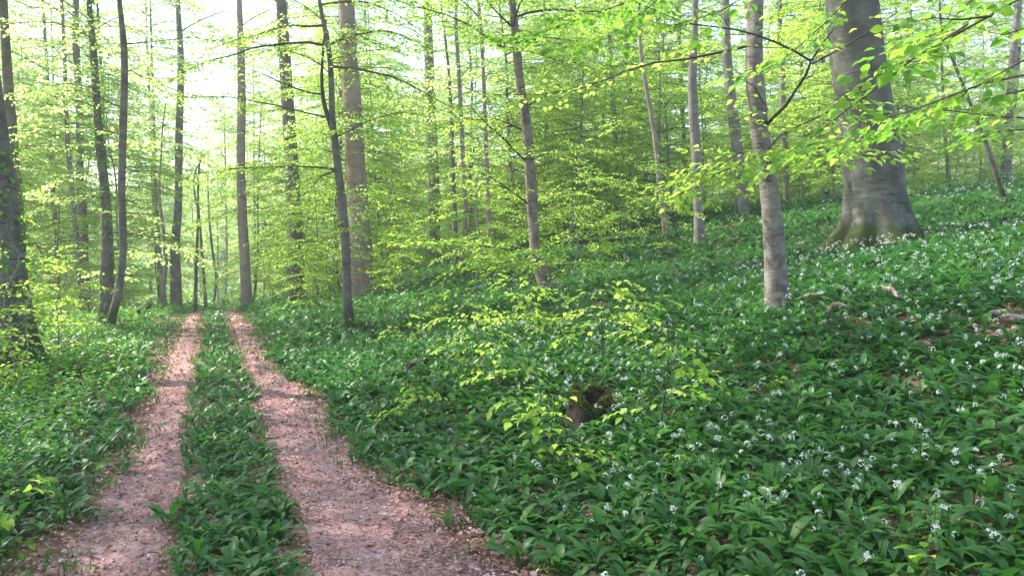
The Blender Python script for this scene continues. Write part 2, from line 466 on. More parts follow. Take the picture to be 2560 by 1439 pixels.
def track(name, fl, fr, seed):
    ts = np.arange(-1, 34, .16); nc = 13
    V = []
    for i, t_ in enumerate(ts):
        l_ = fl(t_) + .10 * (vnoise(t_, seed, .5, seed) - .5); r_ = fr(t_) + .10 * (vnoise(t_, seed + 5, .5, seed) - .5)
        s_ = np.linspace(l_, r_, nc); x_, y_ = xy(s_, t_)
        e_ = .012 * np.sin(np.linspace(0, PI, nc)) ** .5 - .002
        V.append(np.stack([x_, y_, ground(x_, y_) + e_], 1))
    V = np.concatenate(V); n_ = len(ts)
    ii_ = (np.arange(n_ - 1)[:, None] * nc + np.arange(nc - 1)[None]).reshape(-1)
    o = build(name, V, [np.stack([ii_, ii_ + 1, ii_ + nc + 1, ii_ + nc], 1)], M['path'], smooth=True)
    o['kind'] = 'structure'
track('path', lambda t: edgeL(t), lambda t: -.33 + 0 * t, 11)
track('path', lambda t: .33 + 0 * t, lambda t: edgeR(t), 12)

# ------------------------------------------------------------------ ground cover
def scatter(rng, x0, x1, y0, y1, dens, k=.78, pad=1.5):
    n = int((x1 - x0) * (y1 - y0) * dens)
    x = rng.uniform(x0, x1, n); y = rng.uniform(y0, y1, n)
    m = np.abs(x) < k * y + pad
    return x[m], y[m]

def cover_mask(s, t, x, y):
    """0..1 how well the garlic grows here"""
    nz = vnoise(x, y, .55, 21) * .6 + vnoise(x, y, .17, 22) * .4
    eR = edgeR(t) - .10 + .14 * sstep((t - 9) / 5) + .24 * sstep((5.2 - t) / 2) + .34 * (nz - .5)
    right = sstep((s - eR) / .35)
    eL = edgeL(t) + .02 - .20 * sstep((t - 9) / 5) + .45 * (nz - .5)
    left = sstep((eL - s) / .3)
    mid = sstep((.30 - .07 * sstep((t - 8) / 5) + .16 * (nz - .5) - np.abs(s - .0)) / .07)
    return right, left, mid

def garlic(acc, x, y, rng, nl, rows, size, keep=None):
    """arching lance shaped leaves, a tuft of nl at each point"""
    n = len(x)
    z = ground(x, y)
    B = n * nl
    px = np.repeat(x, nl) + rng.normal(0, .018, B); py = np.repeat(y, nl) + rng.normal(0, .018, B); pz = np.repeat(z, nl) - .01
    az = np.repeat(rng.uniform(0, 2 * PI, n), nl) + np.tile(np.arange(nl), n) * 2 * PI / nl + rng.normal(0, .5, B)
    ln = size * rng.uniform(.5, 1.2, B) * np.repeat(rng.uniform(.65, 1.3, n), nl)
    wd = ln * rng.uniform(.085, .125, B)
    th0 = np.radians(rng.uniform(58, 86, B)); th1 = np.radians(rng.uniform(-55, 15, B))
    if rows == 5: wp = np.array([.12, .55, 1, .78, .03]); hs = np.array([0, .36, .58, .8, 1.0])
    elif rows == 4: wp = np.array([.15, .9, .8, .03]); hs = np.array([0, .42, .74, 1.0])
    else: wp = np.array([.3, 1, .05]); hs = np.array([0, .55, 1.0])
    hd = np.stack([np.cos(az), np.sin(az), np.zeros(B)], 1)
    sd = np.stack([-np.sin(az), np.cos(az), np.zeros(B)], 1)
    sd = nrm(sd + rng.normal(0, .22, (B, 3)))
    p = np.stack([px, py, pz], 1); pts = [p]
    for r in range(1, rows):
        u = (hs[r] + hs[r - 1]) / 2
        th = th0 + (th1 - th0) * u ** 1.4
        d = hd * np.cos(th)[:, None] + UP * np.sin(th)[:, None]
        p = p + d * (ln * (hs[r] - hs[r - 1]))[:, None]; pts.append(p)
    P = np.stack(pts, 1)
    W = wd[:, None] * wp[None]
    if rows >= 4:
        L_ = P + sd[:, None] * W[..., None] + UP * (W * .35)[..., None]; R_ = P - sd[:, None] * W[..., None] + UP * (W * .35)[..., None]
        V = np.stack([L_, P, R_], 2); c = 3
    else:
        V = np.stack([P + sd[:, None] * W[..., None], P - sd[:, None] * W[..., None]], 2); c = 2
    b = np.arange(B)[:, None, None] * rows * c + np.arange(rows - 1)[None, :, None] * c + np.arange(c - 1)[None, None, :]
    Q = np.stack([b, b + 1, b + c + 1, b + c], -1).reshape(-1, 4)
    rn = np.repeat(np.clip(np.repeat(rng.rand(n) * .45, nl) + rng.rand(B) * .45 + .25 * (vnoise(px, py, 1.6, 31) - .4), 0, 1), rows * c)
    acc.add(V.reshape(-1, 3), [Q], rn)

rng = np.random.RandomState(11)
near = Acc(); strip = Acc(); leftg = Acc()
EXC = []            # (x, y, r) places where the cover stays away (trunks, stumps)
# filled in later passes: trunk feet
def clear(x, y):
    m = np.ones(len(x), bool)
    for (ex, ey, er) in EXC: m &= (x - ex) ** 2 + (y - ey) ** 2 > er * er
    return m

# stump and trunk positions on the ground, from the photograph
def foot(px, py):
    d = cast(px, py); p = at(px, py, d); p[2] = float(ground(p[0], p[1])); return p
STUMP = foot(1475, 1058); STUMP2 = foot(1045, 935)
EXC += [(STUMP[0], STUMP[1], .15), (STUMP2[0], STUMP2[1], .12)]
BEECH = foot(2187, 618)
Zf = foot(1944, 780)
EXC += [(BEECH[0], BEECH[1], .75), (Zf[0], Zf[1], .15)]
BARE = foot(2530, 830)

def cover_pts(rng, x0, x1, y0, y1, dens, which, fade=None):
    x, y = scatter(rng, x0, x1, y0, y1, dens)
    s, t = st(x, y); m = cover_mask(s, t, x, y)
    pr = {'right': m[0], 'left': m[1], 'mid': m[2]}[which]
    gap = sstep((vnoise(x, y, 1.1, 41) * .55 + vnoise(x, y, .35, 42) * .45 - .24) / .10)
    gap = .72 + .28 * gap
    if which == 'right':
        gap *= 1 - .85 * np.exp(-(((x - BARE[0]) / .5) ** 2 + ((y - BARE[1]) / .35) ** 2))
    k = (rng.rand(len(x)) < pr * gap) & clear(x, y)
    return x[k], y[k]

# right bank: wild garlic, thick near, simpler leaves with distance
for (y0, y1, dens, rows, nl, size) in ((2.2, 6.0, 200, 5, 7, .172), (6.0, 10.5, 135, 4, 7, .18), (10.5, 18, 70, 3, 7, .21), (18, 32, 30, 3, 7, .26), (32, 50, 7, 3, 6, .34)):
    x, y = cover_pts(rng, -8, 38, y0, y1, dens, 'right')
    garlic(near, x, y, rng, nl, rows, size)
near.out('wild_garlic', M['garlic_leaf'])
gobj = bpy.data.objects['wild_garlic']; tag(gobj, 'wild garlic leaves carpeting the bank to the right of the path', 'wild garlic', kind='stuff')
# the strip between the wheel tracks
for (y0, y1, dens, rows, size) in ((2.4, 7, 190, 5, .15), (7, 14, 140, 3, .14), (14, 30, 70, 3, .16)):
    x, y = cover_pts(rng, -13, 2, y0, y1, dens, 'mid')
    garlic(strip, x, y, rng, 5, rows, size)
o = strip.out('wild_garlic', M['garlic_leaf']); tag(o, 'low wild garlic leaves growing in the strip between the wheel tracks', 'wild garlic', kind='stuff')
for (y0, y1, dens, rows, size) in ((2.2, 8, 100, 5, .17), (8, 15, 70, 3, .17), (15, 30, 12, 3, .22)):
    x, y = cover_pts(rng, -24, -1, y0, y1, dens, 'left')
    garlic(leftg, x, y, rng, 6, rows, size)
o = leftg.out('wild_garlic', M['garlic_leaf']); tag(o, 'wild garlic leaves on the verge to the left of the path', 'wild garlic', kind='stuff')

# white flower heads
def flowers(acc, st_acc, x, y, rng, npet, size, h):
    n = len(x); z = ground(x, y)
    c = np.stack([x, y, z], 1); top = c + np.stack([rng.normal(0, .03, n), rng.normal(0, .03, n), h * rng.uniform(.75, 1.2, n)], 1)
    V, Q = tubes(np.stack([c, (c + top) / 2 + rng.normal(0, .01, (n, 3)), top], 1), np.tile([.002, .0018, .0015], (n, 1)), 3)
    st_acc.add(V, [Q])
    B = n * npet
    d = nrm(rng.normal(0, 1, (B, 3)) + UP * .5)
    sz = np.repeat(size * rng.uniform(.55, 1.15, n), npet)
    p = np.repeat(top, npet, 0) + d * (sz * .9)[:, None]
    # each floret is a pair of crossing petals
    for q in range(2):
        t_ = nrm(np.cross(d, rng.normal(0, 1, (B, 3)))); dd = nrm(t_ + d * .35)
        leaves(acc, p, dd, d, sz * .75, sz * .30, 'rhomb', rng.rand(B))
        leaves(acc, p, nrm(-t_ + d * .35), d, sz * .75, sz * .30, 'rhomb', rng.rand(B))
fa = Acc(); fs = Acc()
def fl_pts(x0, x1, y0, y1, dens, which='right'):
    x, y = cover_pts(rng, x0, x1, y0, y1, dens, which)
    nz = vnoise(x, y, 1.3, 51) * .6 + vnoise(x, y, .45, 52) * .4
    s, t = st(x, y)
    pr = (.3 + .7 * sstep((nz - .25) / .40)) * (.25 + .75 * sstep((s - 1.9) / 1.2))
    k = rng.rand(len(x)) < pr
    return x[k], y[k]
x, y = fl_pts(-2, 12, 2.4, 7, 60); flowers(fa, fs, x, y, rng, 9, .016, .225)
x, y = fl_pts(-4, 14, 7, 12, 30); flowers(fa, fs, x, y, rng, 6, .020, .235)
x, y = fl_pts(-6, 22, 12, 20, 9); flowers(fa, fs, x, y, rng, 4, .024, .24)
x, y = fl_pts(-8, 30, 20, 34, 3); flowers(fa, fs, x, y, rng, 3, .036, .28)
x, y = fl_pts(-12, 2, 5, 22, 6, 'mid'); flowers(fa, fs, x, y, rng, 4, .015, .14)
x, y = fl_pts(-16, 0, 5, 20, 4, 'left'); flowers(fa, fs, x, y, rng, 4, .017, .18)
o = fa.out('garlic_flowers', M['petal']); tag(o, 'white starry wild garlic flower heads dotted over the green leaves', 'flowers', kind='stuff')
o = fs.out('flower_stalks', M['grass']); tag(o, 'thin green stalks carrying the white garlic flowers', 'stalks', kind='stuff')

# grass along the track edges
def grass(acc, x, y, rng, nb, h):
    n = len(x); B = n * nb; z = ground(x, y)
    p = np.stack([np.repeat(x, nb) + rng.normal(0, .045, B), np.repeat(y, nb) + rng.normal(0, .045, B), np.repeat(z, nb) - .005], 1)
    az = rng.uniform(0, 2 * PI, B); hh = h * rng.uniform(.5, 1.2, B); le = rng.uniform(.3, 1.2, B)
    hd = np.stack([np.cos(az), np.sin(az), 0 * az], 1); sd = np.stack([-np.sin(az), np.cos(az), 0 * az], 1)
    w_ = .0018 + .0015 * rng.rand(B) + .0004 * p[:, 1]
    p1 = p + UP * (hh * .6)[:, None] + hd * (hh * .18 * le)[:, None]; p2 = p + UP * (hh * (1 - .25 * le))[:, None] + hd * (hh * .7 * le)[:, None]
    V = np.stack([p - sd * w_[:, None], p + sd * w_[:, None], p1 + sd * w_[:, None] * .8, p1 - sd * w_[:, None] * .8, p2], 1)
    b = np.arange(B)[:, None] * 5
    acc.add(V.reshape(-1, 3), [b + np.array([[0, 1, 2, 3]]), b + np.array([[3, 2, 4]])], np.repeat(rng.rand(B), 5))
ga = Acc()
x, y = scatter(rng, -16, 7, 2.4, 20, 260); s, t = st(x, y)
nz = vnoise(x, y, .6, 61) * .5 + vnoise(x, y, .2, 62) * .5
eg = np.exp(-((s - edgeL(t) + .12) / .20) ** 2) + np.exp(-((s - edgeR(t) - .12) / .22) ** 2) + .8 * np.exp(-((np.abs(s) - .26) / .06) ** 2)
k = rng.rand(len(x)) < eg * sstep((nz - .50) / .10) * .6
grass(ga, x[k], y[k], rng, 6, .085)
o = ga.out('grass', M['grass']); tag(o, 'short grass along the edges of both wheel tracks', 'grass', kind='stuff')

# dead leaves: crumbled pieces on the tracks, whole curled leaves at their edges and under the garlic
la = Acc()
def litter(x, y, size, lift=.006, tl=.35):
    n = len(x); z = ground(x, y) + .012 + lift * rng.rand(n)
    az = rng.uniform(0, 2 * PI, n)
    d = np.stack([np.cos(az), np.sin(az), rng.normal(0, .22, n)], 1)
    nm = nrm(UP + rng.normal(0, tl, (n, 3)))
    ln = size * rng.uniform(.45, 1.2, n)
    p = np.stack([x, y, z], 1) - d * ln[:, None] * .5
    V0 = np.array([(0, 0, .0), (.35, .5, .14), (.75, .34, .10), (1, 0, .05), (.7, -.40, .16), (.3, -.45, .06)])
    dr = nrm(d); sd = nrm(np.cross(nm, dr)); nn = np.cross(dr, sd)
    curl = rng.uniform(-.6, 2.4, n); wd = ln * rng.uniform(.45, .8, n)
    V = p[:, None] + dr[:, None] * (V0[None, :, 0:1] * ln[:, None, None]) + sd[:, None] * (V0[None, :, 1:2] * wd[:, None, None]) + nn[:, None] * (V0[None, :, 2:3] * (ln * curl)[:, None, None])
    V = V + rng.normal(0, .06, V.shape) * ln[:, None, None]
    b = np.arange(n)[:, None] * 6
    la.add(V.reshape(-1, 3), [b + np.array([[0, 1, 2, 3]]), b + np.array([[0, 3, 4, 5]])], np.repeat(np.clip(rng.beta(2.2, 2.0, n), 0, 1), 6))
for (y0, y1, dens, size) in ((2.4, 5.5, 2600, .021), (5.5, 9.5, 1000, .029), (9.5, 17, 260, .042), (17, 30, 60, .06)):
    x, y = scatter(rng, -14, 4, y0, y1, dens)
    s, t = st(x, y)
    onr = sstep((s - edgeL(t) + .3) / .2) * sstep((edgeR(t) + .35 - s) / .3)
    patch = .45 + .9 * sstep((vnoise(x, y, .5, 71) * .6 + vnoise(x, y, 1.7, 72) * .4 - .3) / .35)
    # the middle of the right hand track is worn nearly bare
    worn = 1 - .80 * np.exp(-((s - .70 - .08 * np.sin(t)) / .15) ** 2) * sstep((8 - t) / 4)
    k = rng.rand(len(x)) < onr * patch * worn * .9
    litter(x[k], y[k], size)
for (y0, y1, dens, size) in ((2.4, 6, 620, .038), (6, 11, 260, .045), (11, 18, 60, .07)):
    x, y = scatter(rng, -14, 14, y0, y1, dens)
    s, t = st(x, y)
    pr = np.exp(-((s - edgeR(t) - .12) / .30) ** 2) * 1.3 + np.exp(-((s - edgeL(t) + .05) / .15) ** 2) * .55 + .06
    pr = pr + .30 * (s > 1.3) + .12 * (s < -1.1)
    pr += 2.5 * np.exp(-(((x - BARE[0]) / .5) ** 2 + ((y - BARE[1]) / .35) ** 2))
    k = rng.rand(len(x)) < pr
    litter(x[k], y[k], size, .03, .5)
o = la.out('leaf_litter', M['litter']); tag(o, 'brown and pinkish dead beech leaves strewn over tracks and banks', 'leaf litter', kind='stuff')

# grit and pebbles pressed into the tracks
pa = Acc()
x, y = scatter(rng, -8, 3, 2.4, 10, 420); s, t = st(x, y)
k = rng.rand(len(x)) < (sstep((s - edgeL(t)) / .1) * (s < -.3) * .35 + (s > .34) * sstep((edgeR(t) - s) / .1) * (.3 + .7 * np.exp(-((s - .7) / .2) ** 2)))
x, y = x[k], y[k]; n = len(x); rp = rng.uniform(.002, .0075, n) * (1 + (rng.rand(n) < .04) * 1.6)
O8 = np.array([(1, 0, 0), (0, 1, 0), (-1, 0, 0), (0, -1, 0), (0, 0, .7), (0, 0, -.7)], float)
V = np.stack([x, y, ground(x, y) + .012], 1)[:, None] + (O8[None] * rng.uniform(.6, 1.3, (n, 6, 1))) * rp[:, None, None]
b = np.arange(n)[:, None] * 6
pa.add(V.reshape(-1, 3), [b + np.array([[i_, (i_ + 1) % 4, 4]]) for i_ in range(4)] + [b + np.array([[(i_ + 1) % 4, i_, 5]]) for i_ in range(4)], np.repeat(rng.rand(n), 6))
M['grit'] = leaf_mat('grit', [(0, (.13, .10, .095)), (.6, (.30, .26, .25)), (1, (.62, .60, .58))], [(0, (.1, .1, .1)), (1, (.1, .1, .1))], 0, .8, .2)
o = pa.out('gravel', M['grit']); tag(o, 'fine grey grit and small pebbles worn bare in the wheel tracks', 'gravel', kind='stuff')

# herbs with small round leaves on the left verge and the path edges
def herbs(acc, x, y, rng, nl, h, size, tpl='hex'):
    n = len(x); z = ground(x, y); B = n * nl
    hh = np.repeat(h * rng.uniform(.5, 1.25, n), nl); u = rng.uniform(.25, 1, B)
    lean = np.repeat(rng.normal(0, .12, (n, 2)), nl, 0)
    p = np.stack([np.repeat(x, nl) + lean[:, 0] * hh * u, np.repeat(y, nl) + lean[:, 1] * hh * u, np.repeat(z, nl) + hh * u], 1)
    az = rng.uniform(0, 2 * PI, B)
    d = np.stack([np.cos(az), np.sin(az), rng.normal(-.05, .3, B)], 1)
    p = p + d * (size * .5)
    ln = size * rng.uniform(.6, 1.2, B)
    leaves(acc, p, d, nrm(UP + rng.normal(0, .4, (B, 3))), ln, ln * rng.uniform(.55, .85, B), tpl, np.clip(np.repeat(rng.rand(n), nl) * .6 + rng.rand(B) * .4, 0, 1))
ha = Acc()
for (y0, y1, dens, nl, size) in ((2.2, 8, 60, 9, .045), (8, 15, 45, 8, .06), (15, 30, 12, 9, .09)):
    x, y = scatter(rng, -26, -1, y0, y1, dens); s, t = st(x, y)
    k = rng.rand(len(x)) < sstep((edgeL(t) - .18 - s) / .4) * (.15 + .85 * sstep((vnoise(x, y, 1.0, 81) - .3) / .3)) * sstep((t - 3) / 3 + .35)
    herbs(ha, x[k], y[k], rng, nl, .24, size)
for (y0, y1, dens, nl, size) in ((5, 12, 10, 7, .055), (12, 26, 12, 9, .08), (26, 50, 4, 14, .16)):
    x, y = scatter(rng, -12, 34, y0, y1, dens); s, t = st(x, y)
    k = rng.rand(len(x)) < sstep((s - edgeR(t) - .2) / .3) * np.where(s > 3.5, .12 + .5 * sstep((t - 20) / 10), .9) * sstep((vnoise(x, y, 1.4, 82) - .35) / .3)
    herbs(ha, x[k], y[k], rng, nl, .26, size)
for (y0, y1, dens, nl, size) in ((30, 60, 3.2, 14, .22), (60, 130, .9, 16, .5)):
    x, y = scatter(rng, -90, 60, y0, y1, dens, .72, 3)
    herbs(ha, x, y, rng, nl, size * 3.0, size, 'rhomb')
o = ha.out('undergrowth', M['herb_leaf']); tag(o, 'fresh green herbs and seedlings covering the verge and the forest floor behind', 'undergrowth', kind='stuff')

# ------------------------------------------------------------------ trees
def trunk_path(pts, d0, d1=None, top=14.0, lean=None):
    """pts from the top of the frame down to the foot: (x px, y px, width px); d0 foot distance"""
    pts = list(pts); dt = d0 if d1 is None else d1
    ys = [p[1] for p in pts]
    W = []
    for (px, py, wp) in pts[::-1]:
        k = (ys[-1] - py) / max(ys[-1] - ys[0], 1)
        d = d0 + (dt - d0) * k
        W.append(np.r_[at(px, py, d), wp * d / F / 2 / math.sqrt(1 + ((px - 1280) / F) ** 2)])
    W = np.array(W)
    W[0, 2] = min(W[0, 2], float(ground(W[0, 0], W[0, 1])) - .05) if W[0, 2] < float(ground(W[0, 0], W[0, 1])) + .6 else W[0, 2]
    # a piece down into the ground and the stem above the frame
    g0 = float(ground(W[0, 0], W[0, 1]))
    if W[0, 2] > g0 - .1:
        b = W[0].copy(); b[2] = g0 - .15; b[3] *= 1.1; W = np.vstack([b, W])
    if W[-1, 2] < top:
        v = nrm(W[-1, :3] - W[max(len(W) - 3, 0), :3]); v = nrm(v * .4 + UP)
        h = top - W[-1, 2]
        for f_ in (.35, .7, 1.0):
            q = W[len(W) - 1].copy() if f_ == .35 else W[-1].copy()
            base_ = W[-1]
            step = h * (.35 if f_ == .35 else (.35 if f_ == .7 else .3))
            q[:3] = base_[:3] + v * step + np.array([math.sin(step * 9) * .12, math.cos(step * 7) * .12, 0]); q[3] = base_[3] * (.8 if f_ < 1 else .35)
            W = np.vstack([W, q])
    return W

def trunk_mesh(W, name, mat, root, off, sides=14, rough=.03, flare=.0, seed=0, knots=()):
    n = max(12, min(90, int((W[-1, 2] - W[0, 2]) / .16)))
    C = spline(W, n); C[:, 3] = np.interp(np.linspace(0, 1, n), np.r_[0, np.cumsum(np.linalg.norm(np.diff(W[:, :3], axis=0), axis=1))] / np.linalg.norm(np.diff(W[:, :3], axis=0), axis=1).sum(), W[:, 3])
    hgt = C[:, 2] - (W[0, 2] + .05)
    th = np.arange(sides) * 2 * PI / sides
    T = nrm(np.gradient(C[:, :3], axis=0)); A = nrm(np.cross(T, np.array([0, 1.0, 0]))); B = np.cross(T, A)
    rr = C[:, 3][:, None] * (1 + rough * (vnoise(th[None] * 1.6 + seed, hgt[:, None] * 2.2, 1, seed) - .5) * 2 + rough * (vnoise(np.cos(th)[None] * 2 + 5, hgt[:, None] * .8, .6, seed + 3) - .5) * 2)
    rr = rr * (1 + flare * np.exp(-np.maximum(hgt, 0) / .22)[:, None] * (1 + .5 * np.cos(th * 4 + seed)[None]))
    for (kh, ka, kr, amp) in knots:
        dth = np.abs((th - ka + PI) % (2 * PI) - PI)
        rr = rr + amp * np.exp(-((hgt[:, None] - kh) / kr) ** 2 - (dth[None] * C[:, 3][:, None] / kr) ** 2)
    V = C[:, None, :3] + rr[..., None] * (A[:, None] * np.cos(th)[None, :, None] + B[:, None] * np.sin(th)[None, :, None])
    i = np.arange(n - 1)[:, None] * sides; j = np.arange(sides)[None]
    Q = np.stack([i + j, i + (j + 1) % sides, i + sides + (j + 1) % sides, i + sides + j], -1).reshape(-1, 4)
    return build(name, V.reshape(-1, 3) - off, [Q], mat, root, smooth=True), C

def limbs_on(C, rng, n, h0, h1, Lr, limb, leaf, size=.07, tpl='hex', r=.012, az0=None, prof=None, bare=0, spacing=.055, sp2=.19, rise=.12, **kw):
    zs = C[:, 2] - C[0, 2]
    for q in range(n):
        h = h0 + (h1 - h0) * (q + rng.rand()) / n
        i = int(np.clip(np.searchsorted(zs, h), 1, len(C) - 2))
        az = rng.uniform(0, 2 * PI) if az0 is None else az0[q % len(az0)] + rng.normal(0, .25)
        L = rng.uniform(*Lr) * (1 if prof is None else prof((h - h0) / (h1 - h0)))
        d = np.array([math.cos(az), math.sin(az), 0]); sd = np.array([-d[1], d[0], 0])
        rs = rise + rng.normal(0, .12)
        u = np.linspace(0, 1, 8)[:, None]
        b1, b2 = rng.normal(0, .10, 2)
        P = C[i, :3] + d * L * u + UP * L * (rs * 1.6 * u - (.30 + rs * .6) * u ** 2 + .0) + sd * L * (b1 * np.sin(u * PI) + b2 * u * u)
        P[1:] += rng.normal(0, .012 * L, (7, 3))
        grow(limb, leaf, P, min(r * (L / 2.0), C[i, 3] * .6), rng, sp2=sp2, spacing=spacing, size=size, tpl=tpl, bare=bare, **kw)

def young_tree(seed, H, n, Lr, size, tpl, spacing, h0, r0, mat='bark_grey', sp2=.19, leafmat='beech_leaf', label='x', bare=0.0, tert=True, sides=9, prof=None, sub=.004):
    rg = np.random.RandomState(seed)
    root = empty('beech_tree', (0, 0, 0), label, 'tree')
    k = 7; W = np.zeros((k, 4)); W[:, 2] = np.linspace(-.2, H, k)
    W[1:, 0] = np.cumsum(rg.normal(0, .10, k - 1)); W[1:, 1] = np.cumsum(rg.normal(0, .10, k - 1))
    W[:, 3] = r0 * (1 - .85 * np.linspace(0, 1, k)); W[-1, 3] = .006
    tr, C = trunk_mesh(W, 'trunk', M[mat], root, 0, sides=sides, rough=.05, flare=.25, seed=seed)
    limb, leaf = Acc(), Acc()
    pf = prof or (lambda v: .75 + .5 * v - .95 * v ** 3)
    limbs_on(C, rg, n, h0, H * .985, Lr, limb, leaf, size, tpl, .014, prof=pf, spacing=spacing, sp2=sp2, bare=bare, tert=tert, ustart=.15)
    limb.out('branches', M['twig'], root, smooth=True)
    leaf.out('crown', M[leafmat], root)
    return root

# proto trees (copied below); the originals are moved to their first place
protos = {}
def proto(key, *a_, **k_): protos[key] = [young_tree(*a_, **k_), False]
proto('u0', 101, 8.5, 66, (1.8, 3.3), .068, 'hex', .046, 1.0, .045)
proto('u1', 102, 10.0, 74, (1.7, 3.2), .068, 'hex', .046, 1.5, .052)
proto('u2', 103, 6.5, 52, (1.5, 2.8), .066, 'hex', .046, .6, .036)
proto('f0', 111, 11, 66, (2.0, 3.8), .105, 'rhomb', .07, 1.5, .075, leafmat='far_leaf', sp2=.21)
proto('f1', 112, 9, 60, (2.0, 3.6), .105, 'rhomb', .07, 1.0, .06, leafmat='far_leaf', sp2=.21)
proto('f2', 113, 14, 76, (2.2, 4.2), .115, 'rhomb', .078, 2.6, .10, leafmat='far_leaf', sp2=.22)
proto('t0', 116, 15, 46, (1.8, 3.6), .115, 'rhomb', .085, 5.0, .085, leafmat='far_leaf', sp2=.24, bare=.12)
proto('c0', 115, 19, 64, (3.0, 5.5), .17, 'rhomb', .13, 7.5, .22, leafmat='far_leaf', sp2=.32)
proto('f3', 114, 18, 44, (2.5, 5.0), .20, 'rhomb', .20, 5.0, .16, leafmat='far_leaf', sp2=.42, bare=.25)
proto('s0', 121, 1.6, 13, (.45, .95), .06, 'hex', .055, .25, .012, sp2=.12, sides=6)
proto('s1', 122, 2.4, 17, (.6, 1.3), .062, 'hex', .055, .35, .018, sp2=.13, sides=6)
proto('s2', 123, 3.6, 22, (.9, 1.8), .066, 'hex', .06, .4, .028, sp2=.15, sides=6)
def plant(key, x, y, rz, scl, label, group=None, name=None, dz=0):
    loc = (x, y, float(ground(x, y)) + dz)
    root, used = protos[key]
    if not used:
        protos[key][1] = True
        root.location = loc; root.rotation_euler = (0, 0, rz); root.scale = (scl,) * 3; root['label'] = label
        if group: root['group'] = group
        r = root
    else: r = copy_tree(root, loc, rz, scl, label, group)
    if name: r.name = name
    return r

# crowns of the tall trees (above the frame, they throw the dappled shade)
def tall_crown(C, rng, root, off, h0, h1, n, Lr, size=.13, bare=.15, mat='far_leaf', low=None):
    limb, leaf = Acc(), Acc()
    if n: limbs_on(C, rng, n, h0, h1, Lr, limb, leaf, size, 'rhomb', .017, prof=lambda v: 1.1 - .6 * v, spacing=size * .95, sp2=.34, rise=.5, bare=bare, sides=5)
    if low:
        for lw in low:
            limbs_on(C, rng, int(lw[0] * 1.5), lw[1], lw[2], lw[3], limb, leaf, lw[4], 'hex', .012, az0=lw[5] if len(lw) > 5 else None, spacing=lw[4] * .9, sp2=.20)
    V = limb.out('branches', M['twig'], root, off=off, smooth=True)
    leaf.out('crown', M[mat], root, off=off)

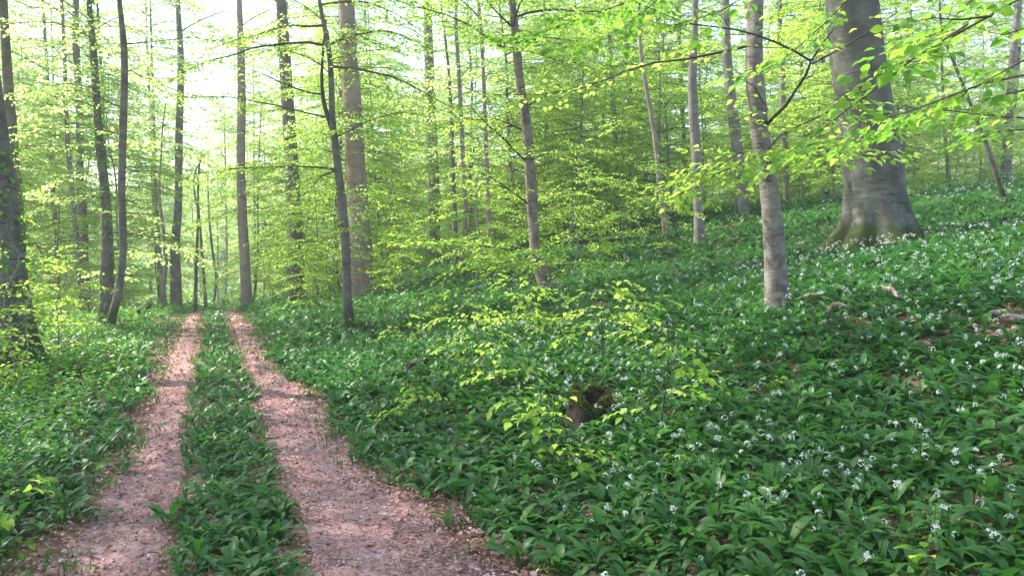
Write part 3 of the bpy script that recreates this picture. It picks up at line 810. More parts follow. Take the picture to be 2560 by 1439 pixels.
TREES = [
 # label, material, points, distance (None = where the last point meets the ground), top, crown (n, Lr), low limbs
 ('thick dark trunk leaning out at the left edge, green shoots at its foot', 'bark_dark',
  [(-44, 100, 64), (-18, 300, 70), (0, 450, 76), (17, 600, 82), (33, 750, 90), (47, 860, 108), (54, 925, 160)], None, 15, (20, (2.5, 4.5)), [(14, .1, 1.2, (.3, .7), .06)]),
 ('dark trunk rising close behind the thick leaning trunk at the left edge', 'bark_dark',
  [(8, 0, 22), (20, 200, 28), (30, 350, 30), (42, 500, 32), (55, 700, 34), (64, 860, 38)], 15, 14, (10, (2, 4)), [(6, 2.5, 7, (1.2, 2.2), .07)]),
 ('far grey trunk standing between the left edge and the twin dark stems', 'bark_grey',
  [(190, 110, 18), (200, 300, 20), (200, 450, 20), (208, 600, 22), (214, 745, 27)], 25, 16, (8, (2, 4)), [(6, 5, 10, (1.5, 3), .1)]),
 ('ivy dark trunk in contact with the foot of the curved stem left of the path', 'bark_dark',
  [(222, 0, 14), (235, 150, 20), (248, 350, 22), (262, 480, 26), (268, 600, 32), (267, 700, 36), (266, 790, 42)], 15.5, 14, (10, (2, 4)), [(16, 1, 9, (1.2, 2.4), .08)]),
 ('slender stem with an S bend, crossing in front of the ivy dark trunk', 'bark_dark',
  [(298, 0, 12), (310, 120, 18), (308, 300, 20), (304, 480, 20), (307, 640, 20), (296, 730, 22), (274, 835, 26)], 14.6, 13, (10, (1.5, 3)), [(9, 3.5, 8, (1.2, 2.6), .08)]),
 ('straight grey trunk left of where the path disappears, forked near the top of the picture', 'bark_grey',
  [(445, 0, 12), (452, 150, 18), (447, 350, 20), (445, 520, 20), (438, 620, 24), (440, 720, 30)], 27, 18, (12, (2, 4)), [(6, 4, 10, (1.5, 3.0), .1)]),
 ('short thin stem just left of the straight forked trunk', 'bark_pink',
  [(398, 470, 6), (410, 590, 9), (414, 650, 12), (408, 725, 14)], 24, 6, (6, (.8, 1.6)), None),
 ('thin dark pole standing right behind the path crest', 'bark_dark',
  [(497, 430, 5), (495, 540, 6), (492, 640, 8), (488, 775, 10)], 30, 5, (6, (1, 2)), None),
 ('thin curved stem beside the dark pole behind the path crest', 'bark_grey',
  [(492, 420, 4), (500, 560, 6), (506, 650, 8), (515, 775, 10)], 31, 5, (6, (1, 2)), None),
 ('thin wavy stem rising at the middle of the path crest', 'bark_grey',
  [(520, 480, 4), (528, 600, 6), (540, 700, 6), (532, 778, 6)], 33, 4.5, (6, (1, 2)), None),
 ('reddish grey trunk with leafy sides standing right of the path crest', 'bark_pink',
  [(598, 0, 14), (602, 120, 19), (604, 250, 22), (602, 400, 22), (606, 550, 25), (612, 660, 26), (616, 760, 30)], 25, 17, (10, (2, 4)), [(9, 1, 9, (.8, 1.8), .09)]),
 ('dark upright trunk with leafy foot between the path crest and the reddish beech', 'bark_dark',
  [(703, 0, 26), (712, 150, 30), (725, 350, 34), (733, 500, 37), (738, 600, 40), (740, 730, 46)], 21, 16, (14, (2.5, 4.5)), [(8, 1.2, 3.6, (.5, 1.4), .07)]),
 ('far faint trunk high in the middle of the picture, pale crown behind it', 'bark_grey',
  [(1070, 0, 20), (1074, 200, 26), (1082, 400, 28), (1086, 540, 28), (1090, 640, 30)], 30, 17, (8, (2, 4)), None),
 ('thin dark stem left of the pair of poles in mid picture', 'bark_dark',
  [(1122, 180, 7), (1128, 280, 9), (1132, 420, 11), (1138, 560, 12), (1142, 665, 14)], 23, 10, (8, (1.2, 2.4)), [(5, 2, 6, (1, 2), .08)]),
 ('thin grey stem ending in a pale foot in the garlic in mid picture', 'bark_pink',
  [(1140, 60, 8), (1148, 200, 10), (1158, 400, 12), (1164, 520, 13), (1156, 690, 17)], None, 11, (8, (1.2, 2.4)), [(5, 3, 7, (1, 2), .08)]),
 ('straight thin pole left of the crooked dark beech, small pale foot', 'bark_pink',
  [(1196, 0, 8), (1208, 180, 10), (1214, 350, 11), (1221, 520, 13), (1228, 668, 15)], None, 11, (8, (1.2, 2.6)), [(6, 2, 7, (1, 2.2), .08)]),
 ('very thin far pole above the fallen branch, left of the two grey stems', 'bark_grey',
  [(1448, 180, 7), (1452, 300, 8), (1456, 420, 9), (1461, 520, 11), (1463, 585, 12)], 27, 11, (6, (1.2, 2.4)), None),
 ('slender grey stem rising just above the fallen branch', 'bark_grey',
  [(1522, 60, 9), (1529, 180, 11), (1534, 280, 13), (1541, 400, 14), (1545, 500, 14), (1551, 600, 14)], 23, 11, (8, (1.2, 2.6)), None),
 ('pale far stem close left of the slender grey stem', 'bark_near',
  [(1508, 300, 8), (1516, 400, 11), (1521, 480, 14), (1524, 585, 15)], 31, 9, (6, (1.2, 2.4)), None),
 ('leaning brown pole with a dark foot right of the fallen branch', 'bark_pink',
  [(1598, 60, 8), (1607, 170, 10), (1620, 240, 11), (1635, 330, 12), (1650, 470, 13), (1664, 592, 16)], None, 11, (8, (1.2, 2.6)), None),
 ('thin far pole just right of the leaning brown pole', 'bark_grey',
  [(1656, 120, 7), (1662, 250, 8), (1668, 350, 9), (1675, 450, 9), (1683, 575, 11)], 26, 10, (6, (1.2, 2.4)), None),
 ('smooth grey pole trunk standing in the garlic, small foot above the centre', 'bark_grey',
  [(1738, 0, 15), (1736, 100, 18), (1731, 190, 21), (1733, 270, 24), (1742, 400, 25), (1746, 520, 25), (1749, 614, 29)], None, 13, (10, (1.5, 3.2)), None),
 ('grey trunk behind the leaves between the smooth pole and the pale near beech', 'bark_grey',
  [(1813, 0, 20), (1818, 150, 24), (1830, 270, 26), (1843, 370, 28), (1852, 450, 27), (1862, 570, 30)], 20, 13, (10, (1.5, 3.4)), None),
 ('pale pinkish far trunk right behind the near beech, patched with light', 'bark_near',
  [(1949, 40, 13), (1954, 160, 16), (1957, 260, 18), (1963, 400, 16), (1967, 540, 15)], 24, 13, (8, (1.5, 3)), None),
 ('short twin stem in the green thicket right of the great beech', 'bark_dark',
  [(2358, 250, 8), (2363, 340, 9), (2368, 400, 11), (2374, 470, 13)], 25, 9, (8, (1.2, 2.4)), None),
 ('slender crooked sapling trunk near the right edge with bare dark side stems', 'bark_dark',
  [(2352, 60, 7), (2398, 190, 9), (2438, 290, 11), (2476, 390, 14), (2498, 460, 16), (2516, 530, 19)], 13, 7.5, (8, (1, 2)), None),
 ('pale trunk fragment behind leaves by the right edge', 'bark_near',
  [(2540, 60, 20), (2528, 200, 22), (2520, 330, 22), (2514, 420, 24)], 25, 13, (8, (1.5, 3)), None),
]
rt = np.random.RandomState(77)
built = {}
for i, (label, mat, pts, dist, top, cr, low) in enumerate(TREES):
    if dist is None: dist = cast(pts[-1][0], pts[-1][1])
    W = trunk_path(pts, dist, None, top)
    base = W[0, :3].copy(); base[2] = float(ground(base[0], base[1]))
    root = empty('beech_tree', base, label, 'tree')
    tr, C = trunk_mesh(W, 'trunk', M[mat], root, base, sides=14, rough=.04, flare=.15 if pts[-1][2] < 100 else .05, seed=i)
    built[i] = (root, base, C, dist)
    H = C[-1, 2] - C[0, 2]
    tall_crown(C, rt, root, base, H * .45, H * .98, int(cr[0] * (1.3 if dist < 12 else (.8 if dist < 20 else .5))), cr[1], size=.10 if dist < 22 else .14, low=low)
# ivy shoots on the dark trunk
for i in (0, 3):
    root, base, C, dist = built[i]
    la2 = Acc(); n = 650 if i == 3 else 420
    k = rt.randint(2, int(len(C) * (.5 if i == 3 else .2)), n)
    d = nrm(np.stack([rt.normal(0, 1, n), rt.normal(0, 1, n), 0 * np.arange(n)], 1))
    ln = rt.uniform(.04, .08, n)
    leaves(la2, C[k, :3] + d * (C[k, 3] * rt.uniform(.95, 1.5, n))[:, None] + UP * rt.uniform(-.1, .1, n)[:, None], nrm(d + rt.normal(0, .6, (n, 3)) - UP * .4), d + rt.normal(0, .4, (n, 3)), ln, ln * .8, 'hex', rt.rand(n))
    la2.out('ivy', M['herb_leaf'], root, off=base)

# ---- slender dark beech with the long level boughs (left of the middle)
def px_limb(limb, leaf, pts, ds, r, rng, **kw):
    P = np.array([at(p[0], p[1], d) for p, d in zip(pts, np.linspace(ds[0], ds[1], len(pts)))])
    grow(limb, leaf, P, r, rng, **kw)
d = cast(874, 828)
pts = [(790, -60, 8), (805, 40, 10), (820, 110, 13), (828, 200, 15), (831, 300, 17), (846, 430, 21), (858, 540, 23), (866, 650, 24), (868, 760, 25), (875, 832, 33)]
W = trunk_path(pts, d, None, 9.5)
base = W[0, :3].copy(); base[2] = float(ground(base[0], base[1]))
root = empty('beech_tree', base, 'slender dark beech with long level boughs over the path, before the stout reddish trunk', 'tree')
tr, C = trunk_mesh(W, 'trunk', M['bark_dark'], root, base, sides=14, rough=.07, flare=.15, seed=40)
limb, leaf = Acc(), Acc()
Ps = np.array([at(x_, y_, d) for x_, y_ in ((840, 345), (826, 312), (814, 275), (806, 235), (804, 190), (808, 120), (815, 50))])
V, Q = tubes(resample(Ps, 12)[0][None], np.linspace(.045, .012, 12)[None], 8); limb.add(V, [Q])
kw = dict(size=.062, spacing=.06, sp2=.2, lmax=.9)
px_limb(limb, leaf, [(806, 236), (770, 232), (715, 212), (650, 182), (590, 165), (520, 150)], (d, d - .6), .017, rt, **kw)
px_limb(limb, leaf, [(816, 293), (745, 278), (690, 262), (640, 255), (560, 240), (470, 245), (380, 240)], (d, d + .5), .015, rt, **kw)
px_limb(limb, leaf, [(843, 424), (800, 418), (720, 416), (640, 419), (570, 421), (500, 432), (400, 446)], (d, d - .8), .015, rt, **kw)
px_limb(limb, leaf, [(848, 425), (800, 440), (780, 470), (740, 500), (690, 520)], (d, d - 1.5), .014, rt, **kw)
px_limb(limb, leaf, [(846, 340), (880, 325), (920, 300), (1000, 280), (1080, 290)], (d, d - 1.2), .016, rt, **kw)
px_limb(limb, leaf, [(830, 190), (790, 150), (700, 120), (600, 100), (480, 80)], (d, d + 1), .012, rt, **kw)
px_limb(limb, leaf, [(826, 150), (900, 130), (980, 120), (1060, 90)], (d, d - 1), .011, rt, **kw)
px_limb(limb, leaf, [(815, 60), (770, 20), (700, -20), (620, -60)], (d, d + 1), .012, rt, **kw)
limbs_on(C, rt, 16, 1.0, 4.4, (.5, 1.4), limb, leaf, .06, 'hex', .008, spacing=.06)
limbs_on(C, rt, 22, 4.2, 9.3, (1.5, 3.0), limb, leaf, .07, 'hex', .02, spacing=.065)
limb.out('branches', M['twig'], root, off=base, smooth=True); leaf.out('crown', M['beech_leaf'], root, off=base)

# ---- the stout reddish beech right behind it
d = cast(908, 750)
pts = [(864, -40, 40), (868, 60, 41), (872, 140, 43), (880, 250, 47), (888, 400, 49), (894, 480, 51), (899, 570, 54), (905, 670, 58), (908, 735, 66), (909, 758, 82)]
W = trunk_path(pts, d, None, 19)
base = W[0, :3].copy(); base[2] = float(ground(base[0], base[1]))
root = empty('beech_tree', base, 'stout smooth reddish beech trunk, sunlit on its left side, right behind the slender dark one', 'tree')
tr, C = trunk_mesh(W, 'trunk', M['bark_pink'], root, base, sides=20, rough=.02, flare=.18, seed=41)
tall_crown(C, rt, root, base, 8, 18.5, 16, (2.0, 3.8), low=[(20, 1.0, 6.5, (.5, 1.7), .065), (9, 3.4, 7, (1.6, 2.6), .07)])

# ---- crooked dark young beech in the middle of the bank
d = cast(1370, 730)
pts = [(1276, -40, 16), (1284, 40, 19), (1290, 100, 21), (1298, 200, 22), (1308, 262, 22), (1318, 330, 25), (1323, 400, 25), (1329, 480, 27), (1334, 570, 28), (1338, 625, 28), (1348, 670, 32), (1372, 738, 46)]
W = trunk_path(pts, d, None, 9.5)
base = W[0, :3].copy(); base[2] = float(ground(base[0], base[1]))
root = empty('beech_tree', base, 'crooked young beech in mid picture, bent foot, long boughs reaching up to the left', 'tree')
tr, C = trunk_mesh(W, 'trunk', M['bark_brown'], root, base, sides=14, rough=.10, flare=.2, seed=42)
limb, leaf = Acc(), Acc()
kw = dict(size=.068, spacing=.06, sp2=.2, lmax=.9)
px_limb(limb, leaf, [(1312, 400), (1285, 375), (1255, 340), (1215, 310), (1180, 270), (1140, 235)], (d, d - 2.0), .026, rt, **kw)
px_limb(limb, leaf, [(1322, 510), (1280, 480), (1240, 450), (1200, 430), (1150, 420), (1080, 440)], (d, d - 2.0), .020, rt, **kw)
px_limb(limb, leaf, [(1285, 70), (1255, 45), (1215, 0), (1180, -40)], (d, d - 1), .028, rt, **kw)
px_limb(limb, leaf, [(1295, 130), (1250, 118), (1180, 65), (1110, 35), (1000, 5), (940, -20)], (d, d - 2.5), .024, rt, **kw)
px_limb(limb, leaf, [(1292, 125), (1330, 130), (1420, 160), (1520, 170)], (d, d - 2.5), .018, rt, **kw)
px_limb(limb, leaf, [(1310, 270), (1380, 230), (1450, 225), (1540, 200)], (d, d - 1.5), .018, rt, **kw)
px_limb(limb, leaf, [(1340, 640), (1310, 625), (1260, 622), (1180, 610), (1090, 600), (1010, 615)], (d, d - 3.5), .018, rt, **dict(kw, size=.085, spacing=.05))
px_limb(limb, leaf, [(1345, 655), (1300, 650), (1240, 658), (1180, 650)], (d, d - 3.0), .014, rt, **dict(kw, size=.08, spacing=.05))
px_limb(limb, leaf, [(1345, 650), (1400, 660), (1470, 665), (1540, 655)], (d, d - 2.0), .012, rt, **kw)
px_limb(limb, leaf, [(1335, 560), (1390, 545), (1450, 560), (1530, 560)], (d, d - 1.0), .012, rt, **kw)
px_limb(limb, leaf, [(1325, 400), (1370, 380), (1440, 370), (1500, 390)], (d, d - 2.0), .014, rt, **kw)
px_limb(limb, leaf, [(1318, 330), (1250, 300), (1160, 300), (1060, 270), (980, 265)], (d, d - .5), .018, rt, **kw)
limbs_on(C, rt, 20, 4.4, 9.3, (1.5, 3.0), limb, leaf, .07, 'hex', .02, spacing=.065)
limb.out('branches', M['twig'], root, off=base, smooth=True); leaf.out('crown', M['beech_leaf'], root, off=base)

# ---- pale near beech on the right, bough curving up to the right
d = cast(1944, 780)
pts = [(1888, -40, 40), (1888, 60, 41), (1886, 130, 43), (1887, 190, 46), (1893, 270, 47), (1900, 340, 44), (1907, 378, 46), (1914, 420, 43), (1922, 480, 48), (1929, 540, 50), (1935, 610, 52), (1940, 680, 57), (1943, 740, 62), (1945, 788, 74)]
W = trunk_path(pts, d, None, 11)
base = W[0, :3].copy(); base[2] = float(ground(base[0], base[1]))
root = empty('beech_tree', base, 'pale patchy near beech trunk with a knot hole, left of the great beech', 'tree')
tr, C = trunk_mesh(W, 'trunk', M['bark_near'], root, base, sides=26, rough=.05, flare=.10, seed=43,
                   knots=((1.62, 1.5 * PI, .09, .018), (1.62, 1.5 * PI, .035, -.05), (.95, 1.45 * PI, .06, .012)))
limb, leaf = Acc(), Acc()
kb = dict(size=.075, spacing=.085, sp2=.24, lmax=.75, tpl='fine', bare=.25)
px_limb(limb, leaf, [(1915, 315), (1930, 296), (1962, 268), (1985, 232), (2020, 180), (2028, 150), (2070, 90), (2110, 40), (2125, -30)], (d, d - 1.2), .026, rt, **dict(kb, bare=.75, twigs=True, tert=False, sp2=.5))
px_limb(limb, leaf, [(2026, 152), (1970, 118), (1900, 90), (1830, 72), (1720, 60), (1620, 20), (1540, -20)], (d - .7, d - 1.6), .014, rt, **dict(kb, bare=.4))
px_limb(limb, leaf, [(2030, 160), (2120, 112), (2210, 55), (2300, -10)], (d - .7, d - 1.5), .012, rt, **dict(kb, bare=.45))
px_limb(limb, leaf, [(1870, 115), (1820, 130), (1750, 137), (1690, 155), (1600, 158), (1540, 190), (1440, 228), (1300, 240), (1200, 235)], (d, d + .6), .016, rt, **dict(kb, bare=.3, size=.07))
px_limb(limb, leaf, [(1920, 275), (1885, 215), (1840, 190), (1760, 150)], (d, d - .8), .009, rt, **dict(kb, bare=.3))
px_limb(limb, leaf, [(1905, 400), (1860, 410), (1800, 430), (1740, 470), (1700, 520)], (d, d - 2.0), .012, rt, **dict(kb, bare=.05, spacing=.06))
px_limb(limb, leaf, [(1905, 395), (1850, 380), (1790, 420), (1720, 450)], (d, d - 1.4), .010, rt, **dict(kb, bare=.1, spacing=.06))
px_limb(limb, leaf, [(1912, 380), (1960, 330), (2030, 300), (2110, 260), (2180, 250)], (d, d - 2.2), .012, rt, **dict(kb, bare=.25, spacing=.07))
px_limb(limb, leaf, [(1912, 385), (1980, 380), (2050, 390), (2130, 380), (2200, 340)], (d, d - 2.4), .010, rt, **dict(kb, bare=.15, spacing=.07))
limbs_on(C, rt, 22, 4.6, 10.5, (1.5, 3.2), limb, leaf, .075, 'hex', .02, spacing=.07)
limb.out('branches', M['twig'], root, off=base, smooth=True); leaf.out('crown', M['beech_leaf'], root, off=base)
# the dark hollow of the knot
kp = C[np.argmin(np.abs(C[:, 2] - C[0, 2] - 1.66))]

# ---- the great beech
d = BEECH[1]
pts = [(2120, -60, 128), (2128, 0, 132), (2139, 100, 135), (2151, 200, 138), (2166, 300, 143), (2179, 400, 150), (2187, 500, 156), (2190, 550, 164), (2190, 590, 172), (2188, 625, 180)]
W = trunk_path(pts, d, None, 22)
base = BEECH.copy()
root = empty('beech_tree', base, 'great old grey beech with mossy root flare, the thickest trunk on the bank', 'tree')
n, sides = 150, 72
C = spline(W, n)
hg = C[:, 2] - base[2]
th = np.arange(sides) * 2 * PI / sides
rr = C[:, 3][:, None] * np.ones(sides)[None]
fl = np.zeros((n, sides))
# buttress roots: angle, reach, width
for (ra, rc, rw) in ((3.05, .20, .20), (3.85, .36, .25), (4.72, .30, .33), (5.50, .22, .20), (6.15, .34, .22), (.8, .3, .4), (1.7, .3, .4), (2.4, .3, .3)):
    dth = np.abs((th - ra + PI) % (2 * PI) - PI)
    fl += rc * np.exp(-(dth / rw) ** 4)[None] * (np.exp(-(np.maximum(hg, 0) / .27) ** 1.3) * .85 + .15 * np.exp(-np.maximum(hg, 0) / .55))[:, None]
fl += .05 * np.exp(-np.maximum(hg, 0) / .6)[:, None]
rr = rr + fl + .012 * (vnoise(np.cos(th)[None] * 3 + 9, hg[:, None] * 2 + np.sin(th)[None] * 3, 1, 5) - .5) + .006 * np.sin(hg[:, None] * 42 + 2 * vnoise(th[None] * 3, hg[:, None] * 3, 1, 6) * 6) * np.exp(-((hg[:, None] - .95) / .6) ** 2)
T = nrm(np.gradient(C[:, :3], axis=0)); A = nrm(np.cross(T, np.array([0, -1.0, 0]))); A = np.where(A[:, :1] < 0, -A, A); B = np.cross(T, A); B = np.where(B[:, 1:2] < 0, -B, B)
V = C[:, None, :3] + rr[..., None] * (A[:, None] * np.cos(th)[None, :, None] + B[:, None] * np.sin(th)[None, :, None])
i = np.arange(n - 1)[:, None] * sides; j = np.arange(sides)[None]
Q = np.stack([i + j, i + (j + 1) % sides, i + sides + (j + 1) % sides, i + sides + j], -1).reshape(-1, 4)
build('trunk', V.reshape(-1, 3) - base, [Q], M['bark_big'], root, smooth=True)
tall_crown(C, rt, root, base, 8, 21, 34, (3.5, 6.5), size=.14)

# ------------------------------------------------------------------ overhanging boughs from the right, close to the camera
def bough(label, runs, seed, **kw0):
    rg = np.random.RandomState(seed)
    limb, leaf = Acc(), Acc()
    p0 = None
    for (pp, ds, r, kw) in runs:
        px_limb(limb, leaf, pp, ds, r, rg, **{**kw0, **kw})
        if p0 is None: p0 = at(pp[0][0], pp[0][1], ds[0])
    root = empty('beech_bough', p0, label, 'bough')
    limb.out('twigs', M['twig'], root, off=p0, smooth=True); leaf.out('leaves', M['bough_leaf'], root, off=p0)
kn = dict(size=.055, spacing=.042, sp2=.13, lmax=.5, tpl='fine', bare=.08, tilt=.5)
B1 = [
 ('long bough hanging in from the upper right corner across the great beech, large fresh leaves', [(2640, -60), (2520, 15), (2410, 75), (2300, 135), (2230, 190), (2150, 250), (2060, 320), (1960, 390), (1860, 430)], (3.4, 3.1), .0065, dict(k2=.22)),
 ('short leafy spray crossing the upper right side of the great beech', [(2420, 60), (2330, 120), (2280, 150), (2230, 165), (2150, 180)], (3.3, 3.0), .005, {}),
 ('spray of broad leaves high up just right of the great beech', [(2480, 40), (2400, 50), (2330, 45), (2260, 60)], (3.0, 2.8), .005, {}),
 ('thin bough reaching left in front of the great beech, just above its middle', [(2640, 180), (2500, 195), (2400, 230), (2300, 270), (2200, 300), (2080, 355), (1960, 410), (1890, 445)], (4.2, 4.4), .0065, dict(k2=.25)),
 ('lower thin bough reaching left in front of the great beech, kinked near its tip', [(2640, 300), (2480, 290), (2360, 275), (2260, 300), (2130, 370), (2050, 400)], (4.6, 4.7), .006, dict(k2=.25)),
 ('leafy bough tip at the right edge, uppermost of those beside the crooked sapling', [(2700, 20), (2600, 60), (2500, 90), (2420, 60)], (3.6, 3.7), .006, {}),
 ('leafy bough tip at the right edge, level with the top of the crooked sapling', [(2700, 120), (2560, 150), (2470, 200), (2390, 250)], (3.2, 3.3), .007, {}),
 ('drooping bough tip at the right edge with broad leaves hanging over the crooked sapling', [(2700, 200), (2560, 225), (2460, 250), (2420, 300)], (3.0, 3.0), .006, {}),
 ('darker leafy bough at the right edge, lowest of those beside the crooked sapling', [(2720, 330), (2600, 320), (2480, 330), (2380, 370)], (5.0, 5.2), .008, {}),
 ('high bough with bright leaves along the top edge above the great beech', [(2700, -160), (2500, -80), (2380, -30), (2290, 0), (2240, 10)], (5.0, 5.2), .012, dict(k2=.3)),
 ('small spray of leaves high up between the great beech and the right edge', [(2500, -60), (2420, 10), (2340, 90), (2260, 110)], (4.4, 4.2), .005, {}),
 ('bough with big soft leaves in front of the top of the pale near beech', [(2060, -200), (1960, -80), (1880, -20), (1800, 30), (1700, 60), (1640, 70)], (4.2, 4.0), .008, dict(k2=.3)),
 ('leafy spray before the pale near beech, level with the fork of its curved bough', [(2160, -40), (2060, 60), (1960, 150), (1880, 190), (1800, 200)], (5.2, 5.0), .006, dict(k2=.25)),
 ('thin high bough with scattered leaves along the top edge left of the pale near beech', [(1900, -160), (1720, -60), (1560, 10), (1440, 50), (1330, 90), (1180, 110)], (7.5, 8.0), .012, dict(k2=.3, size=.07)),
 ('small high spray of leaves between the crooked young beech and the smooth grey pole', [(1720, -60), (1640, 0), (1560, 80), (1470, 110), (1350, 130)], (7.3, 7.0), .007, dict(k2=.3, size=.07)),
]
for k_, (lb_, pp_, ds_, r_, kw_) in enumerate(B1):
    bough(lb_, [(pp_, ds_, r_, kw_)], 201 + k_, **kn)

# ------------------------------------------------------------------ beech seedlings in the foreground
def sapling(px, py, h, n, Lr, label, seed, size=.06, group=None, dd=None, tilt=.25, lean=0.0, spacing=.055):
    p = foot(px, py) if dd is None else np.array([*at(px, py, dd)[:2], 0])
    p[2] = float(ground(p[0], p[1]))
    rg = np.random.RandomState(seed)
    root = empty('beech_sapling', p, label, 'sapling', group)
    k = 6; W = np.zeros((k, 4)); W[:, 2] = np.linspace(-.04, h, k); W[1:, 0] = np.cumsum(rg.normal(lean * h / 5, .018 * h, k - 1)); W[1:, 1] = np.cumsum(rg.normal(0, .02 * h, k - 1)); W[:, 3] = np.linspace(.007, .0025, k) * (.5 + .5 * h)
    tr, C = trunk_mesh(W, 'trunk', M['twig'], root, 0, sides=6, rough=.05, seed=seed)
    limb, leaf = Acc(), Acc()
    limbs_on(C, rg, int(n * 1.05), h * .25, h * .99, Lr, limb, leaf, size * 1.08, 'fine', .005, spacing=spacing, sp2=.10, rise=.10, prof=lambda v: 1 - .35 * v, tilt=tilt, lmax=.22)
    limb.out('branches', M['twig'], root, smooth=True); leaf.out('crown', M['beech_leaf'], root)
sapling(1380, 1215, .62, 11, (.35, .62), 'beech seedling with tiers of bright leaves in front of the mossy stump', 301, .058)
sapling(1250, 1010, .55, 9, (.35, .65), 'bright beech seedling left of the mossy stump', 302, .055)
sapling(1660, 1120, .85, 10, (.35, .62), 'taller bright seedling rising behind the mossy stump', 303, .055)
sapling(1500, 900, .85, 14, (.4, .8), 'tall bright beech seedling in mid bank, rounded leaves at its tip', 304, .062)
sapling(1190, 900, .7, 12, (.4, .8), 'spreading beech seedling between the two stumps', 305, .06)
sapling(1330, 850, .8, 13, (.4, .9), 'spreading bright seedling below the crooked young beech', 306, .065)
sapling(1050, 1060, .40, 8, (.25, .45), 'small bright seedling near the track below the small stump', 307, .055)
sapling(1010, 860, .45, 8, (.3, .6), 'pale seedling on the bank right of the slender dark beech', 308, .06)
sapling(1590, 860, .6, 10, (.3, .6), 'thin seedling with level sprays right of the tall bright one', 309, .06)
sapling(1700, 1175, .16, 3, (.08, .14), 'tiny yellow green seedling in front of the mossy stump, to the right', 310, .05)
sapling(2330, 1470, .22, 6, (.13, .2), 'yellow green seedling at the bottom edge on the right', 311, .05, dd=2.85)
sapling(50, 1400, .34, 6, (.16, .28), 'pale green seedling in the bottom left corner', 312, .055, dd=4.1)
sapling(1930, 990, .2, 3, (.1, .16), 'very small seedling in the garlic below the pale near beech', 313, .05)
sapling(1130, 800, .7, 9, (.4, .7), 'pale seedling below the grey poles of mid picture', 314, .06)

# low shrubs and young trees behind
rg = np.random.RandomState(9)
SUNNY = ((-5.4, 12.8), (-4.2, 15.5), (-7.6, 18.0), (3.0, 19.0), (-1.0, 23.0), (2.0, 27.0), (8.0, 25.0), (-8.0, 26.0))     # glades the sun reaches
def scat_plants(keys, boxes, label, group, smin, smax, mind, name='beech_sapling', avoid=1.6):
    placed = []
    for (px0, px1, d0, d1, n) in boxes:
        c = 0; tries = 0
        while c < n and tries < n * 40:
            tries += 1
            dd = rg.uniform(d0, d1); px = rg.uniform(px0, px1)
            x_ = (px - 1280) / F * dd
            s_, t_ = st(x_, dd)
            if abs(s_) < avoid and t_ < 31: continue
            if any(abs((x_ - ax) * .41 + (dd - ay) * .91) < 2.0 and 0 < (ax - x_) * .91 + (dd - ay) * .41 < 12 for ax, ay in SUNNY): continue
            if any((x_ - a_) ** 2 + (dd - b_) ** 2 < mind ** 2 for a_, b_ in placed): continue
            placed.append((x_, dd)); c += 1
            plant(keys[rg.randint(len(keys))], x_, dd, rg.uniform(0, 2 * PI), rg.uniform(smin, smax), label, group, name)
scat_plants(['s0', 's1'], [(-80, 110, 8, 10, 4), (-60, 260, 9, 17, 13), (120, 430, 14, 26, 20)], 'low leafy beech sapling in the bright scrub left of the path', 'saplings in the scrub left of the path', .7, 1.05, .7, avoid=1.9)
scat_plants(['s1', 's2'], [(600, 860, 17, 28, 12)], 'low leafy sapling on the bank right of the path crest', 'saplings on the bank right of the path crest', .7, 1.0, .9, avoid=2.0)
scat_plants(['s1', 's2'], [(930, 1700, 16, 24, 16), (930, 1500, 24, 30, 8), (1500, 2560, 22, 30, 9)], 'low leafy sapling at the back of the garlic carpet', 'saplings at the back of the garlic carpet', .7, 1.0, 1.1)
scat_plants(['u0', 'u1', 'u2'], [(950, 1700, 20, 28, 7), (1700, 2700, 19, 28, 7)], 'young beech with level leafy tiers in the thicket behind the garlic bank', 'young beeches in the thicket behind the garlic bank', .85, 1.15, 1.8, 'beech_tree', 3)
scat_plants(['u0', 'u1', 'u2'], [(-100, 400, 17, 28, 8), (620, 950, 20, 30, 5)], 'young leafy beech in the light woodland either side of the path crest', 'young beeches either side of the path crest', .85, 1.15, 1.8, 'beech_tree', 2.6)
scat_plants(['f0', 'f1', 'f2'], [(850, 2700, 28, 50, 36)], 'far young beech with yellow green tiers in the dense wood behind the bank', 'far beeches behind the bank', .85, 1.2, 2.2, 'beech_tree', 4)
scat_plants(['t0'], [(440, 660, 46, 66, 6), (-150, 420, 20, 38, 10), (680, 950, 23, 38, 5)], 'tall slim beech with veils of pale leaves high up, around the path crest', 'tall slim beeches around the path crest', .95, 1.25, 2.2, 'beech_tree', 2.9)
scat_plants(['f1', 'u2'], [(900, 2700, 20, 46, 52)], 'low bright bushy young beech behind the garlic bank', 'bushy young beeches behind the garlic bank', .38, .6, 1.5, 'beech_tree', 3.5)
scat_plants(['f0', 'f1', 'f2'], [(-150, 420, 30, 62, 17), (660, 860, 30, 60, 6)], 'far young beech with pale tiers of leaves in the wood behind the path crest', 'far beeches behind the path crest', .85, 1.15, 2.2, 'beech_tree', 3.2)
for k, (x_, y_, sc_) in enumerate(((-9.5, 3.5, 1), (-13, 9, 1.05), (-7.5, -3, .9), (-17, 1, 1), (-21, 9, 1.1), (3.5, -4, .9), (10, 2, .9))):
    plant('c0', x_, y_, k * 1.3, sc_, 'tall leafy canopy tree standing outside the picture, shading the near ground', 'canopy trees outside the picture', 'beech_tree')
scat_plants(['f3', 'f2'], [(-200, 2800, 62, 130, 60)], 'pale distant tree on the slope beyond the wood', 'distant trees on the slope', .7, 1.1, 4, 'beech_tree', 3)

